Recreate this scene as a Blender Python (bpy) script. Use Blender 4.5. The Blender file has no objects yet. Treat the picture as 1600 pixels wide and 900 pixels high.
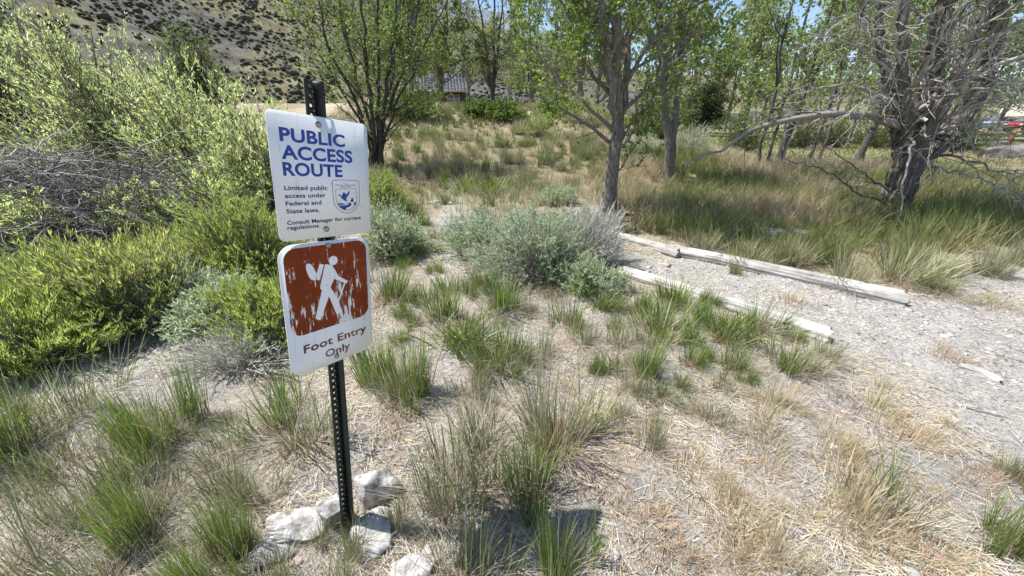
import bpy, math, random
import numpy as np
from mathutils import Matrix, Vector

rad = math.radians
rng = np.random.default_rng(7)
random.seed(7)
scene = bpy.context.scene
COL = scene.collection

# ------------------------------------------------------------------ camera, sky, sun, exposure
CAM_H, PITCH, LENS = 1.6, rad(25.0), 13.0
cam_data = bpy.data.cameras.new("camera")
cam_data.lens = LENS
cam_data.sensor_width = 36.0
cam_data.clip_start = 0.05
cam_data.clip_end = 12000
cam = bpy.data.objects.new("camera", cam_data)
cam.location = (0, 0, CAM_H)
cam.rotation_euler = (rad(90) - PITCH, 0, 0)
COL.objects.link(cam)
scene.camera = cam

SUN_AZ, SUN_EL = rad(-76.0), rad(60.0)          # azimuth clockwise from +Y (view direction)
world = bpy.data.worlds.new("World")
scene.world = world
world.use_nodes = True
wn = world.node_tree.nodes
sky = wn.new("ShaderNodeTexSky")
sky.sky_type = 'NISHITA'
sky.sun_disc = False
sky.sun_elevation = SUN_EL
sky.sun_rotation = SUN_AZ
sky.altitude = 1500
sky.air_density = 1.0
sky.dust_density = 0.7
sky.ozone_density = 1.0
wn["Background"].inputs[1].default_value = 0.115
world.node_tree.links.new(sky.outputs[0], wn["Background"].inputs[0])

sun_data = bpy.data.lights.new("sun", 'SUN')
sun_data.energy = 5.0
sun_data.angle = rad(0.53)
sun_data.color = (1.0, 0.965, 0.915)
sun = bpy.data.objects.new("sun", sun_data)
SUN_DIR = Vector((math.sin(SUN_AZ) * math.cos(SUN_EL), math.cos(SUN_AZ) * math.cos(SUN_EL), math.sin(SUN_EL)))
sun.rotation_euler = SUN_DIR.to_track_quat('Z', 'Y').to_euler()
sun.location = SUN_DIR * 30
COL.objects.link(sun)

scene.view_settings.view_transform = 'Standard'
scene.view_settings.look = 'None'
scene.view_settings.exposure = 0.80
scene.view_settings.gamma = 1.0
scene.render.engine = 'CYCLES'
scene.cycles.max_bounces = 5
scene.cycles.diffuse_bounces = 3
scene.cycles.glossy_bounces = 1
scene.cycles.transmission_bounces = 3
scene.cycles.transparent_max_bounces = 4

# ------------------------------------------------------------------ small maths helpers
def smooth(a, b, x):
    t = np.clip((np.asarray(x, float) - a) / (b - a), 0, 1)
    return t * t * (3 - 2 * t)

def vnoise(x, y, seed=0):
    x = np.asarray(x, float); y = np.asarray(y, float)
    xi = np.floor(x); yi = np.floor(y)
    fx = x - xi; fy = y - yi
    fx = fx * fx * (3 - 2 * fx); fy = fy * fy * (3 - 2 * fy)
    def hsh(i, j):
        v = np.sin(i * 127.1 + j * 311.7 + seed * 74.7) * 43758.5453
        return v - np.floor(v)
    a, b = hsh(xi, yi), hsh(xi + 1, yi)
    c, d = hsh(xi, yi + 1), hsh(xi + 1, yi + 1)
    return (a * (1 - fx) + b * fx) * (1 - fy) + (c * (1 - fx) + d * fx) * fy

def fbm(x, y, seed=0, oct=4):
    s = 0; a = .5; t = 0
    for o in range(oct):
        s = s + a * vnoise(np.asarray(x) * 2 ** o, np.asarray(y) * 2 ** o, seed + o * 13); t += a; a *= .5
    return s / t

def height(x, y):
    """ground height of the place: flat near the sign, a low rise towards the cabin"""
    x = np.asarray(x, float); y = np.asarray(y, float)
    rise = 1.95 * smooth(8.0, 20, y) * (1 - .3 * smooth(23, 36, y)) * (1 - smooth(2.0, 11.0, x - 0.06 * y))
    far = 0.9 * smooth(30, 80, y) * (1 - smooth(-5, 40, x))
    und = (fbm(x * .55, y * .55, 3, 3) - .5) * .10 * smooth(1.2, 5, np.hypot(x, y))
    left = .18 * smooth(-2.5, -7, x) * smooth(1, 5, y)
    return rise + far + und + left

FPX = LENS / 36 * 1600
def ray(px, py):
    u, v = px - 800, py - 450
    c, s = math.cos(PITCH), math.sin(PITCH)
    return np.array([u, FPX * c - v * s, -FPX * s - v * c])

def W(px, py):
    """ground point seen at a place of the photograph"""
    d = ray(px, py); d = d / np.linalg.norm(d)
    t = 0.8
    while t < 300:
        p = np.array([0, 0, CAM_H]) + d * t
        g = float(height(p[0], p[1]))
        if p[2] <= g + .002:
            break
        t += max(.004, (p[2] - g) * .4)
    return np.array([p[0], p[1], float(height(p[0], p[1]))])

def AT(px, py, Y):
    d = ray(px, py)
    p = np.array([0, 0, CAM_H]) + d * (Y / d[1])
    return p

def norm(v):
    return v / (np.linalg.norm(v, axis=-1, keepdims=True) + 1e-9)

# ------------------------------------------------------------------ mesh helpers
def build_mesh(name, verts, faces, cols=None, smooth_shade=False):
    verts = np.asarray(verts, np.float32).reshape(-1, 3)
    me = bpy.data.meshes.new(name)
    faces = [np.asarray(f, np.int32) for f in faces if len(f)]
    me.vertices.add(len(verts)); me.vertices.foreach_set("co", verts.ravel())
    nl = sum(f.size for f in faces); nf = sum(len(f) for f in faces)
    me.loops.add(nl); me.polygons.add(nf)
    me.loops.foreach_set("vertex_index", np.concatenate([f.ravel() for f in faces]))
    tot = np.concatenate([np.full(len(f), f.shape[1], np.int32) for f in faces])
    st = np.concatenate([[0], np.cumsum(tot)[:-1]]).astype(np.int32)
    me.polygons.foreach_set("loop_start", st)
    me.polygons.foreach_set("loop_total", tot)
    if smooth_shade:
        me.polygons.foreach_set("use_smooth", np.ones(nf, bool))
    me.update(calc_edges=True)
    if cols is not None:
        a = me.attributes.new("col", 'FLOAT_COLOR', 'POINT')
        c = np.ones((len(verts), 4), np.float32); c[:, :3] = np.clip(cols, 0, 1)
        a.data.foreach_set("color", c.ravel())
    me.validate()
    return me

class MB:
    """collects shapes into one mesh"""
    def __init__(self):
        self.v, self.f, self.c, self.n = [], {}, [], 0
    def add(self, v, f, c=None):
        v = np.asarray(v, float).reshape(-1, 3)
        for a in (f if isinstance(f, list) else [f]):
            a = np.asarray(a, np.int64)
            if a.size: self.f.setdefault(a.shape[1], []).append(a + self.n)
        if c is None: c = np.full((len(v), 3), .5)
        c = np.asarray(c, float)
        if c.ndim == 1: c = np.tile(c, (len(v), 1))
        self.v.append(v); self.c.append(c); self.n += len(v)
        return self
    def mesh(self, name, smooth_shade=False):
        return build_mesh(name, np.concatenate(self.v), [np.concatenate(a) for a in self.f.values()], np.concatenate(self.c), smooth_shade)

def link(name, me, mat=None, parent=None, loc=None, rot=None, scale=None):
    o = bpy.data.objects.new(name, me)
    COL.objects.link(o)
    if me is not None and mat is not None and len(me.materials) == 0:
        me.materials.append(mat)
    if parent is not None: o.parent = parent
    if loc is not None: o.location = [float(q) for q in loc]
    if rot is not None: o.rotation_euler = rot
    if scale is not None: o.scale = scale
    return o

def empty(name, loc=(0, 0, 0)):
    o = link(name, None, loc=loc)
    o.empty_display_size = .1
    return o

def tag(o, label=None, cat=None, group=None, kind=None):
    if label: o["label"] = label
    if cat: o["category"] = cat
    if group: o["group"] = group
    if kind: o["kind"] = kind
    return o

def blades(base, az, lean, bend, length, width, nseg, cb, ct, twist=None):
    base = np.asarray(base, float); N = len(base)
    az, lean, bend, length, width = [np.broadcast_to(np.asarray(q, float), (N,)) for q in (az, lean, bend, length, width)]
    if twist is None: twist = rng.uniform(-1.2, 1.2, N)
    dx, dy = np.cos(az), np.sin(az)
    sd = np.stack([np.cos(az + np.pi / 2 + twist), np.sin(az + np.pi / 2 + twist), np.zeros(N)], -1)
    p = base.copy(); V = np.zeros((N, 2 * nseg + 1, 3)); C = np.zeros((N, 2 * nseg + 1, 3))
    for k in range(nseg + 1):
        t = k / nseg
        w = width * (1 - .85 * t ** 1.6) * .5
        c = cb * (1 - t) + ct * t
        if k < nseg:
            V[:, 2 * k] = p - sd * w[:, None]; V[:, 2 * k + 1] = p + sd * w[:, None]
            C[:, 2 * k] = c; C[:, 2 * k + 1] = c
        else:
            V[:, 2 * k] = p; C[:, 2 * k] = c
        a = lean + bend * t
        st = (length / nseg)[:, None]
        p = p + st * np.stack([np.sin(a) * dx, np.sin(a) * dy, np.cos(a)], -1)
    idx = np.arange(N)[:, None] * (2 * nseg + 1)
    T = []
    for k in range(nseg - 1):
        T += [[2 * k, 2 * k + 1, 2 * k + 3], [2 * k, 2 * k + 3, 2 * k + 2]]
    k = nseg - 1
    T.append([2 * k, 2 * k + 1, 2 * k + 2])
    F = (idx[:, None, :] + np.array(T)[None]).reshape(-1, 3)
    return V.reshape(-1, 3), F, C.reshape(-1, 3)

def leaves(base, d, length, width, col, fold=.25):
    """leaf-shaped folded diamonds"""
    N = len(base); d = norm(d)
    r = norm(rng.normal(size=(N, 3)))
    s = norm(np.cross(d, r)); n = np.cross(d, s)
    L = np.broadcast_to(np.asarray(length, float), (N,))[:, None]; w = np.broadcast_to(np.asarray(width, float), (N,))[:, None]
    V = np.zeros((N, 4, 3))
    V[:, 0] = base
    V[:, 1] = base + d * L * .45 + s * w * .5 + n * w * fold
    V[:, 2] = base + d * L - n * L * .08
    V[:, 3] = base + d * L * .45 - s * w * .5 + n * w * fold
    i = np.arange(N)[:, None] * 4
    F = np.concatenate([i + np.array([[0, 1, 2]]), i + np.array([[0, 2, 3]])])
    return V.reshape(-1, 3), F, np.repeat(np.broadcast_to(col, (N, 3)), 4, 0)

def tubes(P, R, sides, col):
    P = np.asarray(P, float); N, K, _ = P.shape
    T = norm(np.gradient(P, axis=1))
    m = norm(P[:, -1] - P[:, 0])
    ref = np.where(np.abs(m[:, 2:3]) > .75, np.array([[1., 0, 0]]), np.array([[0, 0, 1.]]))[:, None, :]
    u = norm(np.cross(T, np.broadcast_to(ref, T.shape))); v = np.cross(T, u)
    a = np.arange(sides) * 2 * np.pi / sides
    V = P[:, :, None, :] + R[:, :, None, None] * (np.cos(a)[None, None, :, None] * u[:, :, None, :] + np.sin(a)[None, None, :, None] * v[:, :, None, :])
    i = np.arange(N)[:, None, None] * K * sides; k = np.arange(K - 1)[None, :, None] * sides; j = np.arange(sides)[None, None, :]; j2 = (j + 1) % sides
    F = np.stack(np.broadcast_arrays(i + k + j, i + k + j2, i + k + sides + j2, i + k + sides + j), -1).reshape(-1, 4)
    c = np.broadcast_to(np.asarray(col, float), (N, 3))
    return V.reshape(-1, 3), F, np.repeat(c, K * sides, 0)

def ribbons(P, R, col):
    """fine twigs: crossed-over narrow strips are enough at their size"""
    P = np.asarray(P, float); N, K, _ = P.shape
    s_ = norm(np.cross(norm(P[:, -1] - P[:, 0]), rng.normal(size=(N, 3))))[:, None, :]
    V = np.stack([P - s_ * R[..., None] * 1.15, P + s_ * R[..., None] * 1.15], 2)
    i = np.arange(N)[:, None] * K * 2; k = np.arange(K - 1)[None] * 2
    F = np.stack([i + k, i + k + 1, i + k + 3, i + k + 2], -1).reshape(-1, 4)
    return V.reshape(-1, 3), F, np.repeat(np.broadcast_to(np.asarray(col, float), (N, 3)), K * 2, 0)

def resample(ctrl, K, wig=0.0):
    ctrl = np.asarray(ctrl, float)
    seg = np.linalg.norm(np.diff(ctrl, axis=0), axis=1); s = np.concatenate([[0], np.cumsum(seg)]); s /= s[-1]
    t = np.linspace(0, 1, K)
    P = np.stack([np.interp(t, s, ctrl[:, i]) for i in range(3)], -1)
    for _ in range(2):
        P[1:-1] = .25 * P[:-2] + .5 * P[1:-1] + .25 * P[2:]
    if wig:
        n = rng.normal(size=P.shape) * wig
        n[0] = 0
        P += n
    return P

def spawn(P, R, n, t0, t1, ang, length, rfrac, K, wig=.15, up=0.0, rmin=.0015, taper=.25, jit=.3):
    """side branches growing out of every polyline in P"""
    N, Kp, _ = P.shape
    i = np.repeat(np.arange(N), n); M = len(i)
    t = rng.uniform(t0, t1, M) * (Kp - 1); k = np.minimum(t.astype(int), Kp - 2); f = (t - k)[:, None]
    b = P[i, k] * (1 - f) + P[i, k + 1] * f
    tan = norm(P[i, k + 1] - P[i, k])
    perp = norm(np.cross(tan, rng.normal(size=(M, 3))))
    a = rng.uniform(ang[0], ang[1], M)[:, None]
    d = tan * np.cos(a) + perp * np.sin(a)
    L = length * rng.uniform(1 - jit, 1 + jit, M)
    L = L * (1.15 - .5 * (t / (Kp - 1)))
    Q = np.zeros((M, K, 3)); Q[:, 0] = b
    for q in range(1, K):
        d = norm(d + rng.normal(size=(M, 3)) * wig + np.array([0, 0, up]))
        Q[:, q] = Q[:, q - 1] + d * (L / (K - 1))[:, None]
    r0 = np.maximum(R[i, k] * rfrac * rng.uniform(.6, 1.1, M), rmin)
    S = r0[:, None] * np.linspace(1, taper, K)[None]
    return Q, np.maximum(S, rmin * .6)

def along(P, n, t0=.15, t1=1.0):
    N, K, _ = P.shape
    i = np.repeat(np.arange(N), n); t = rng.uniform(t0, t1, len(i)) * (K - 1)
    k = np.minimum(t.astype(int), K - 2); f = (t - k)[:, None]
    return P[i, k] * (1 - f) + P[i, k + 1] * f, norm(P[i, k + 1] - P[i, k])

def tint(base, n, v=.18, hue=.10):
    c = np.asarray(base, float)[None] * rng.uniform(1 - v, 1 + v, (n, 1))
    return np.clip(c * (1 + rng.normal(size=(n, 3)) * np.array([hue, hue * .5, hue])), .004, .9)

def mixcol(cols, p, n, v=.18, hue=.08):
    k = rng.choice(len(cols), n, p=np.asarray(p) / np.sum(p))
    return np.clip(np.asarray(cols, float)[k] * rng.uniform(1 - v, 1 + v, (n, 1)) * (1 + rng.normal(size=(n, 3)) * hue * np.array([1, .5, 1])), .004, .9)

# ------------------------------------------------------------------ materials
def new_mat(name):
    m = bpy.data.materials.new(name); m.use_nodes = True
    nt = m.node_tree
    return m, nt, nt.nodes, nt.links, nt.nodes["Principled BSDF"]

def mat_plant(name, transl=.35, rough=.55, spec=.35, gain=1.0):
    m, nt, n, l, b = new_mat(name)
    a = n.new("ShaderNodeAttribute"); a.attribute_name = "col"
    b.inputs["Roughness"].default_value = rough
    b.inputs["Specular IOR Level"].default_value = spec
    l.new(a.outputs["Color"], b.inputs["Base Color"])
    if transl > 0:
        hs = n.new("ShaderNodeHueSaturation"); hs.inputs["Value"].default_value = 1.35 * gain; hs.inputs["Saturation"].default_value = 1.04
        l.new(a.outputs["Color"], hs.inputs["Color"])
        t = n.new("ShaderNodeBsdfTranslucent"); l.new(hs.outputs[0], t.inputs["Color"])
        mx = n.new("ShaderNodeMixShader"); mx.inputs[0].default_value = transl
        l.new(b.outputs[0], mx.inputs[1]); l.new(t.outputs[0], mx.inputs[2])
        l.new(mx.outputs[0], n["Material Output"].inputs[0])
    return m

def mat_bark(name, scale=(9, 9, 1.6), strength=.9, dist=.03, contrast=(.55, 1.35)):
    m, nt, n, l, b = new_mat(name)
    a = n.new("ShaderNodeAttribute"); a.attribute_name = "col"
    tc = n.new("ShaderNodeTexCoord"); mp = n.new("ShaderNodeMapping"); mp.inputs["Scale"].default_value = scale
    l.new(tc.outputs["Object"], mp.inputs[0])
    v = n.new("ShaderNodeTexVoronoi"); v.feature = 'DISTANCE_TO_EDGE'; v.inputs["Scale"].default_value = 3.0
    nz = n.new("ShaderNodeTexNoise"); nz.inputs["Scale"].default_value = 4.0; nz.inputs["Detail"].default_value = 6
    l.new(mp.outputs[0], nz.inputs["Vector"])
    mixv = n.new("ShaderNodeVectorMath"); mixv.operation = 'ADD'
    sc = n.new("ShaderNodeVectorMath"); sc.operation = 'SCALE'; sc.inputs["Scale"].default_value = .5
    l.new(nz.outputs["Color"], sc.inputs[0]); l.new(mp.outputs[0], mixv.inputs[0]); l.new(sc.outputs[0], mixv.inputs[1])
    l.new(mixv.outputs[0], v.inputs["Vector"])
    rm = n.new("ShaderNodeMapRange"); rm.inputs[1].default_value = 0; rm.inputs[2].default_value = .35
    rm.inputs[3].default_value = contrast[0]; rm.inputs[4].default_value = contrast[1]
    l.new(v.outputs["Distance"], rm.inputs[0])
    mul = n.new("ShaderNodeVectorMath"); mul.operation = 'SCALE'
    l.new(a.outputs["Color"], mul.inputs[0]); l.new(rm.outputs[0], mul.inputs["Scale"])
    l.new(mul.outputs[0], b.inputs["Base Color"])
    bp = n.new("ShaderNodeBump"); bp.inputs["Strength"].default_value = strength; bp.inputs["Distance"].default_value = dist
    ad = n.new("ShaderNodeMath"); ad.operation = 'MULTIPLY_ADD'; ad.inputs[1].default_value = .35
    l.new(nz.outputs[0], ad.inputs[0]); l.new(v.outputs["Distance"], ad.inputs[2])
    l.new(ad.outputs[0], bp.inputs["Height"]); l.new(bp.outputs[0], b.inputs["Normal"])
    b.inputs["Roughness"].default_value = .9
    return m

def mat_noise(name, c1, c2, scale=10, rough=.8, bump=.3, bdist=.01, detail=8, stretch=(1, 1, 1), metallic=0.0, lo=.35, hi=.65, c3=None, spec=.4):
    m, nt, n, l, b = new_mat(name)
    tc = n.new("ShaderNodeTexCoord"); mp = n.new("ShaderNodeMapping"); mp.inputs["Scale"].default_value = stretch
    l.new(tc.outputs["Object"], mp.inputs[0])
    nz = n.new("ShaderNodeTexNoise"); nz.inputs["Scale"].default_value = scale; nz.inputs["Detail"].default_value = detail; nz.inputs["Roughness"].default_value = .65
    l.new(mp.outputs[0], nz.inputs["Vector"])
    cr = n.new("ShaderNodeValToRGB"); e = cr.color_ramp.elements
    e[0].position = lo; e[0].color = (*c1, 1); e[1].position = hi; e[1].color = (*c2, 1)
    if c3 is not None:
        q = cr.color_ramp.elements.new((lo + hi) / 2); q.color = (*c3, 1)
    l.new(nz.outputs[0], cr.inputs[0]); l.new(cr.outputs[0], b.inputs["Base Color"])
    b.inputs["Roughness"].default_value = rough; b.inputs["Metallic"].default_value = metallic
    b.inputs["Specular IOR Level"].default_value = spec
    if bump:
        bp = n.new("ShaderNodeBump"); bp.inputs["Strength"].default_value = bump; bp.inputs["Distance"].default_value = bdist
        l.new(nz.outputs[0], bp.inputs["Height"]); l.new(bp.outputs[0], b.inputs["Normal"])
    return m

M_GRASS = mat_plant("grass_blades", .30, .5, .4)
M_STRAW = mat_plant("straw", .15, .65, .3)
M_LEAF = mat_plant("tree_leaves", .5, .45, .45)
M_SHRUB = mat_plant("shrub_leaves", .5, .6, .25)
M_TWIG = mat_plant("twigs", 0, .85, .2)
M_BARK = mat_bark("bark")
M_BARKBIG = mat_bark("old_bark", (5, 5, .9), 1.0, .05, (.4, 1.4))
M_PEB = mat_plant("pebble_stone", 0, .9, .3)

# ------------------------------------------------------------------ ground
def axis_coords(lo, hi, fine, far, g=1.07):
    xs = list(np.arange(lo, hi, fine)); s = fine
    while xs[-1] < far: s *= g; xs.append(xs[-1] + s)
    s = fine
    while xs[0] > -far: s *= g; xs.insert(0, xs[0] - s)
    return np.array(xs)
def axis_y(lo, hi, fine, far, back, g=1.06):
    xs = list(np.arange(lo, hi, fine)); s = fine
    while xs[-1] < far: s *= g; xs.append(xs[-1] + s)
    s = fine
    while xs[0] > -back: s *= 1.3; xs.insert(0, xs[0] - s)
    return np.array(xs)

# logs define the trail on the right
LOG_A0, LOG_A1 = W(922, 362), W(1060, 401)
LOG_B0, LOG_B1 = W(1056, 398), W(1408, 474)
LOG_C0, LOG_C1 = W(972, 428), W(1292, 533)

def seg_side(x, y, a, b):
    """signed distance to the line a-b, positive on the far (left) side"""
    d = (b - a)[:2]; d = d / np.linalg.norm(d); nrm = np.array([-d[1], d[0]])
    return (x - a[0]) * nrm[0] + (y - a[1]) * nrm[1], (x - a[0]) * d[0] + (y - a[1]) * d[1]

def masks(x, y):
    """bare = walked soil, meadow = grown-over ground, lawn = far mown ground"""
    sB, tB = seg_side(x, y, LOG_A0, LOG_B1)
    wob = (fbm(x * .9, y * .9, 21, 3) - .5)
    meadow_r = smooth(.12, .5, sB + wob * .5) * smooth(1.0, 1.9, x) * (1 - smooth(4.3, 5.3, x - (y - 4.2) * .8 + wob * .8))
    meadow_r = np.maximum(meadow_r, smooth(5.2, 6.4, y + wob) * smooth(2.0, 3.2, x))
    meadow_r = np.maximum(meadow_r, smooth(3.75, 4.5, y - .10 * (x - 3.7) + wob * .7) * smooth(3.5, 4.3, x))
    meadow_c = smooth(5.3, 7.8, y + wob * 2.2)
    meadow = np.clip(np.maximum(meadow_r, meadow_c), 0, 1)
    ptx = np.interp(y, [1.5, 2.6, 4, 6, 8.5, 11], [-.35, -.55, -.75, -1.0, -1.3, -2.0])
    meadow = meadow * (1 - .75 * np.exp(-((x - ptx) / .4) ** 2) * (1 - smooth(8.0, 10.5, y)))
    # trail towards the background at the left of the sagebrush
    tx = np.interp(y, [1.5, 2.6, 4, 6, 8.5, 11], [-.35, -.55, -.75, -1.0, -1.3, -2.0])
    trail = np.exp(-((x - tx) / .34) ** 2) * smooth(1.4, 2.2, y) * (1 - smooth(8.0, 10, y))
    sC, tC = seg_side(x, y, LOG_C0, LOG_C1)
    band = smooth(-.05, .05, sC) * (1 - smooth(-.12, 0, sB)) * smooth(-.3, .2, tC)
    open_r = smooth(2.1, 3.1, x + .25 * y - .35 + wob * .8) * (1 - smooth(3.7, 4.3, y - .25 * x + wob)) * smooth(.6, 1.6, y)
    left_sand = np.exp(-(((x + 2.6) / .75) ** 2 + ((y - 2.1) / .6) ** 2))
    bare = np.clip(np.maximum.reduce([trail * .8, band, open_r * .85, left_sand * .8]), 0, 1) * (1 - meadow)
    lawn = smooth(12, 16, y + wob * 3) * smooth(3.5, 7, x - y * .12)
    return bare, meadow, lawn

gx = axis_coords(-4.5, 6.0, .05, 3500, 1.09)
gy = axis_y(.35, 5.5, .05, 5000, 40, 1.065)
GX, GY = np.meshgrid(gx, gy)
near = (1 - smooth(5, 10, np.hypot(GX, GY)))
hz = height(GX, GY) + near * ((fbm(GX * 3, GY * 3, 5, 3) - .5) * .075 + (fbm(GX * 12, GY * 12, 8, 2) - .5) * .03)
bare, meadow, lawn = masks(GX, GY)
ny_, nx_ = GX.shape
gi = (np.arange(ny_ - 1)[:, None] * nx_ + np.arange(nx_ - 1)[None]).ravel()
gF = np.stack([gi, gi + 1, gi + nx_ + 1, gi + nx_], -1)
n1 = fbm(GX * 1.3, GY * 1.3, 31, 4)[..., None]; n2 = fbm(GX * 5, GY * 5, 41, 3)[..., None]
soil = np.array([.43, .40, .36]); pale = np.array([.46, .445, .42]); grey = np.array([.30, .285, .265]); strawc = np.array([.44, .385, .29]); orange = np.array([.43, .29, .16])
c = soil * (1 - n2) + grey * n2
w = smooth(.45, .65, n1) * .5; c = c * (1 - w) + strawc * w
w = smooth(.55, .7, fbm(GX * 2.1, GY * 2.1, 77, 3))[..., None] * .35; c = c * (1 - w) + orange * w
w = bare[..., None] * (.55 + .45 * n2); c = c * (1 - w) + pale * w
mead = np.array([.37, .30, .20]) * (1 - n2) + np.array([.24, .215, .12]) * n2
c = c * (1 - meadow[..., None]) + mead * meadow[..., None]
hay = np.array([.58, .50, .36]); w = .8 * (smooth(13, 19, GY) * (1 - smooth(1.5, 6, GX)) * smooth(.35, .6, fbm(GX * .5, GY * .5, 61, 3)))[..., None]
c = c * (1 - w) + hay * w
lw = np.array([.27, .245, .135]) * (1 - n1) + np.array([.19, .195, .08]) * n1
c = c * (1 - lawn[..., None]) + lw * lawn[..., None]

def mat_ground():
    m, nt, n, l, b = new_mat("dry_ground")
    a = n.new("ShaderNodeAttribute"); a.attribute_name = "col"
    tc = n.new("ShaderNodeTexCoord")
    def noise(s, d, r=.6):
        q = n.new("ShaderNodeTexNoise"); q.inputs["Scale"].default_value = s; q.inputs["Detail"].default_value = d; q.inputs["Roughness"].default_value = r
        l.new(tc.outputs["Object"], q.inputs["Vector"]); return q
    f1 = noise(38, 8, .75); f2 = noise(7, 6); f3 = noise(160, 3)
    def mr(src, a0, a1, b0, b1):
        q = n.new("ShaderNodeMapRange"); q.inputs[1].default_value = a0; q.inputs[2].default_value = a1; q.inputs[3].default_value = b0; q.inputs[4].default_value = b1
        l.new(src, q.inputs[0]); return q
    m1 = mr(f1.outputs[0], .3, .7, .5, 1.38); m2 = mr(f2.outputs[0], .3, .7, .85, 1.12); m3 = mr(f3.outputs[0], .3, .7, .8, 1.2)
    p1 = n.new("ShaderNodeMath"); p1.operation = 'MULTIPLY'; l.new(m1.outputs[0], p1.inputs[0]); l.new(m2.outputs[0], p1.inputs[1])
    p2 = n.new("ShaderNodeMath"); p2.operation = 'MULTIPLY'; l.new(p1.outputs[0], p2.inputs[0]); l.new(m3.outputs[0], p2.inputs[1])
    s = n.new("ShaderNodeVectorMath"); s.operation = 'SCALE'; l.new(a.outputs["Color"], s.inputs[0]); l.new(p2.outputs[0], s.inputs["Scale"])
    l.new(s.outputs[0], b.inputs["Base Color"])
    ad = n.new("ShaderNodeMath"); ad.operation = 'ADD'; l.new(f1.outputs[0], ad.inputs[0]); l.new(f3.outputs[0], ad.inputs[1])
    bp = n.new("ShaderNodeBump"); bp.inputs["Strength"].default_value = .8; bp.inputs["Distance"].default_value = .02
    l.new(ad.outputs[0], bp.inputs["Height"]); l.new(bp.outputs[0], b.inputs["Normal"])
    b.inputs["Roughness"].default_value = .95; b.inputs["Specular IOR Level"].default_value = .2
    return m
ground = link("ground", build_mesh("ground", np.stack([GX, GY, hz], -1), [gF], c.reshape(-1, 3), True), mat_ground())
tag(ground, "pale dry sandy ground strewn with straw", kind="structure")
def gh(x, y):
    nr = 1 - smooth(5, 10, np.hypot(x, y))
    return height(x, y) + nr * ((fbm(np.asarray(x) * 3, np.asarray(y) * 3, 5, 3) - .5) * .075 + (fbm(np.asarray(x) * 12, np.asarray(y) * 12, 8, 2) - .5) * .03)

# ------------------------------------------------------------------ hill and mountain
def polar_relief(name, az0, az1, nA, radii, elev_az, elev, rough, mat, seed, colf, label):
    az = np.linspace(rad(az0), rad(az1), nA); r = np.asarray(radii)
    A, Rr = np.meshgrid(az, r)
    X, Y = Rr * np.sin(A), Rr * np.cos(A)
    E = np.interp(np.degrees(A), elev_az, elev)
    top = np.tan(np.radians(E)) * r[-3]
    t = (Rr - r[0]) / (r[-3] - r[0])
    Z = -1.0 + (top + 1.0) * np.clip(t, 0, 1) ** .92
    Z = Z + rough * np.clip(t * 3, 0, 1) * ((fbm(X / (r[-1] * .12), Y / (r[-1] * .12), seed, 5) - .5) + .35 * (fbm(X / (r[-1] * .02), Y / (r[-1] * .02), seed + 5, 3) - .5))
    Z = np.where(t > 1.001, Z - (t - 1) * top * .6, Z)
    i = (np.arange(len(r) - 1)[:, None] * nA + np.arange(nA - 1)[None]).ravel()
    F = np.stack([i, i + 1, i + nA + 1, i + nA], -1)
    col = colf(X, Y, Z, t)
    o = link(name, build_mesh(name, np.stack([X, Y, Z], -1), [F], col.reshape(-1, 3), True), mat)
    tag(o, label, kind="structure")
    return A, Rr, X, Y, Z, t

def hill_col(X, Y, Z, t):
    n = fbm(X / 34, Y / 34, 91, 4)[..., None]; n2 = fbm(X / 9, Y / 9, 95, 3)[..., None]
    g = np.array([.13, .12, .07]); k = np.array([.10, .093, .08]); y = np.array([.175, .16, .085])
    c = g * (1 - n2) + y * n2
    w = smooth(.47, .62, n); return c * (1 - w) + k * w
def mtn_haze_col(X, Y, Z, t):
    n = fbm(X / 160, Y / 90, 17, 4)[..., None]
    return np.array([.13, .15, .19]) * (1 - n) + np.array([.26, .28, .31]) * n  # blue of the distant haze is put into the rock colour
M_HILL = mat_plant("hill_ground", 0, .95, .1)
def mottled(m, scale, lo, hi):
    nt = m.node_tree; n, l = nt.nodes, nt.links; a = [q for q in n if q.type == 'ATTRIBUTE'][0]; b = n["Principled BSDF"]
    tc = n.new("ShaderNodeTexCoord"); q = n.new("ShaderNodeTexNoise"); q.inputs["Scale"].default_value = scale; q.inputs["Detail"].default_value = 9; q.inputs["Roughness"].default_value = .72
    l.new(tc.outputs["Object"], q.inputs["Vector"]); mr = n.new("ShaderNodeMapRange"); mr.inputs[1].default_value = .36; mr.inputs[2].default_value = .64; mr.inputs[3].default_value = lo; mr.inputs[4].default_value = hi
    l.new(q.outputs[0], mr.inputs[0]); s_ = n.new("ShaderNodeVectorMath"); s_.operation = 'SCALE'; l.new(a.outputs["Color"], s_.inputs[0]); l.new(mr.outputs[0], s_.inputs["Scale"]); l.new(s_.outputs[0], b.inputs["Base Color"])
    return m
mottled(M_HILL, .22, .35, 1.65)
HILL_AZ = [-80, -60, -42, -29, -18, -12, -7, 0, 8, 20, 40, 62]
HILL_EL = [26, 24, 21, 18.5, 15, 12.6, 11.2, 9.5, 7, 4.5, 3, 2.5]
hr = np.concatenate([np.linspace(85, 700, 170), [730, 800]])
hA, hR, hX, hY, hZ, ht = polar_relief("hill", -75, 50, 190, hr, HILL_AZ, HILL_EL, 22, M_HILL, 51, hill_col, "dry sagebrush hill rising behind the trees")
mr_ = np.concatenate([np.linspace(1500, 3200, 40), [3350, 3600]])
polar_relief("mountain", -30, 25, 120, mr_, [-30, -16, -11, -8, -5.5, -3, 0, 6, 14, 25], [13, 13.2, 12.9, 13.0, 12.4, 11.9, 11.6, 9, 5, 3], 60, M_HILL, 71, mtn_haze_col, "distant blue grey mountain behind the hill")

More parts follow.
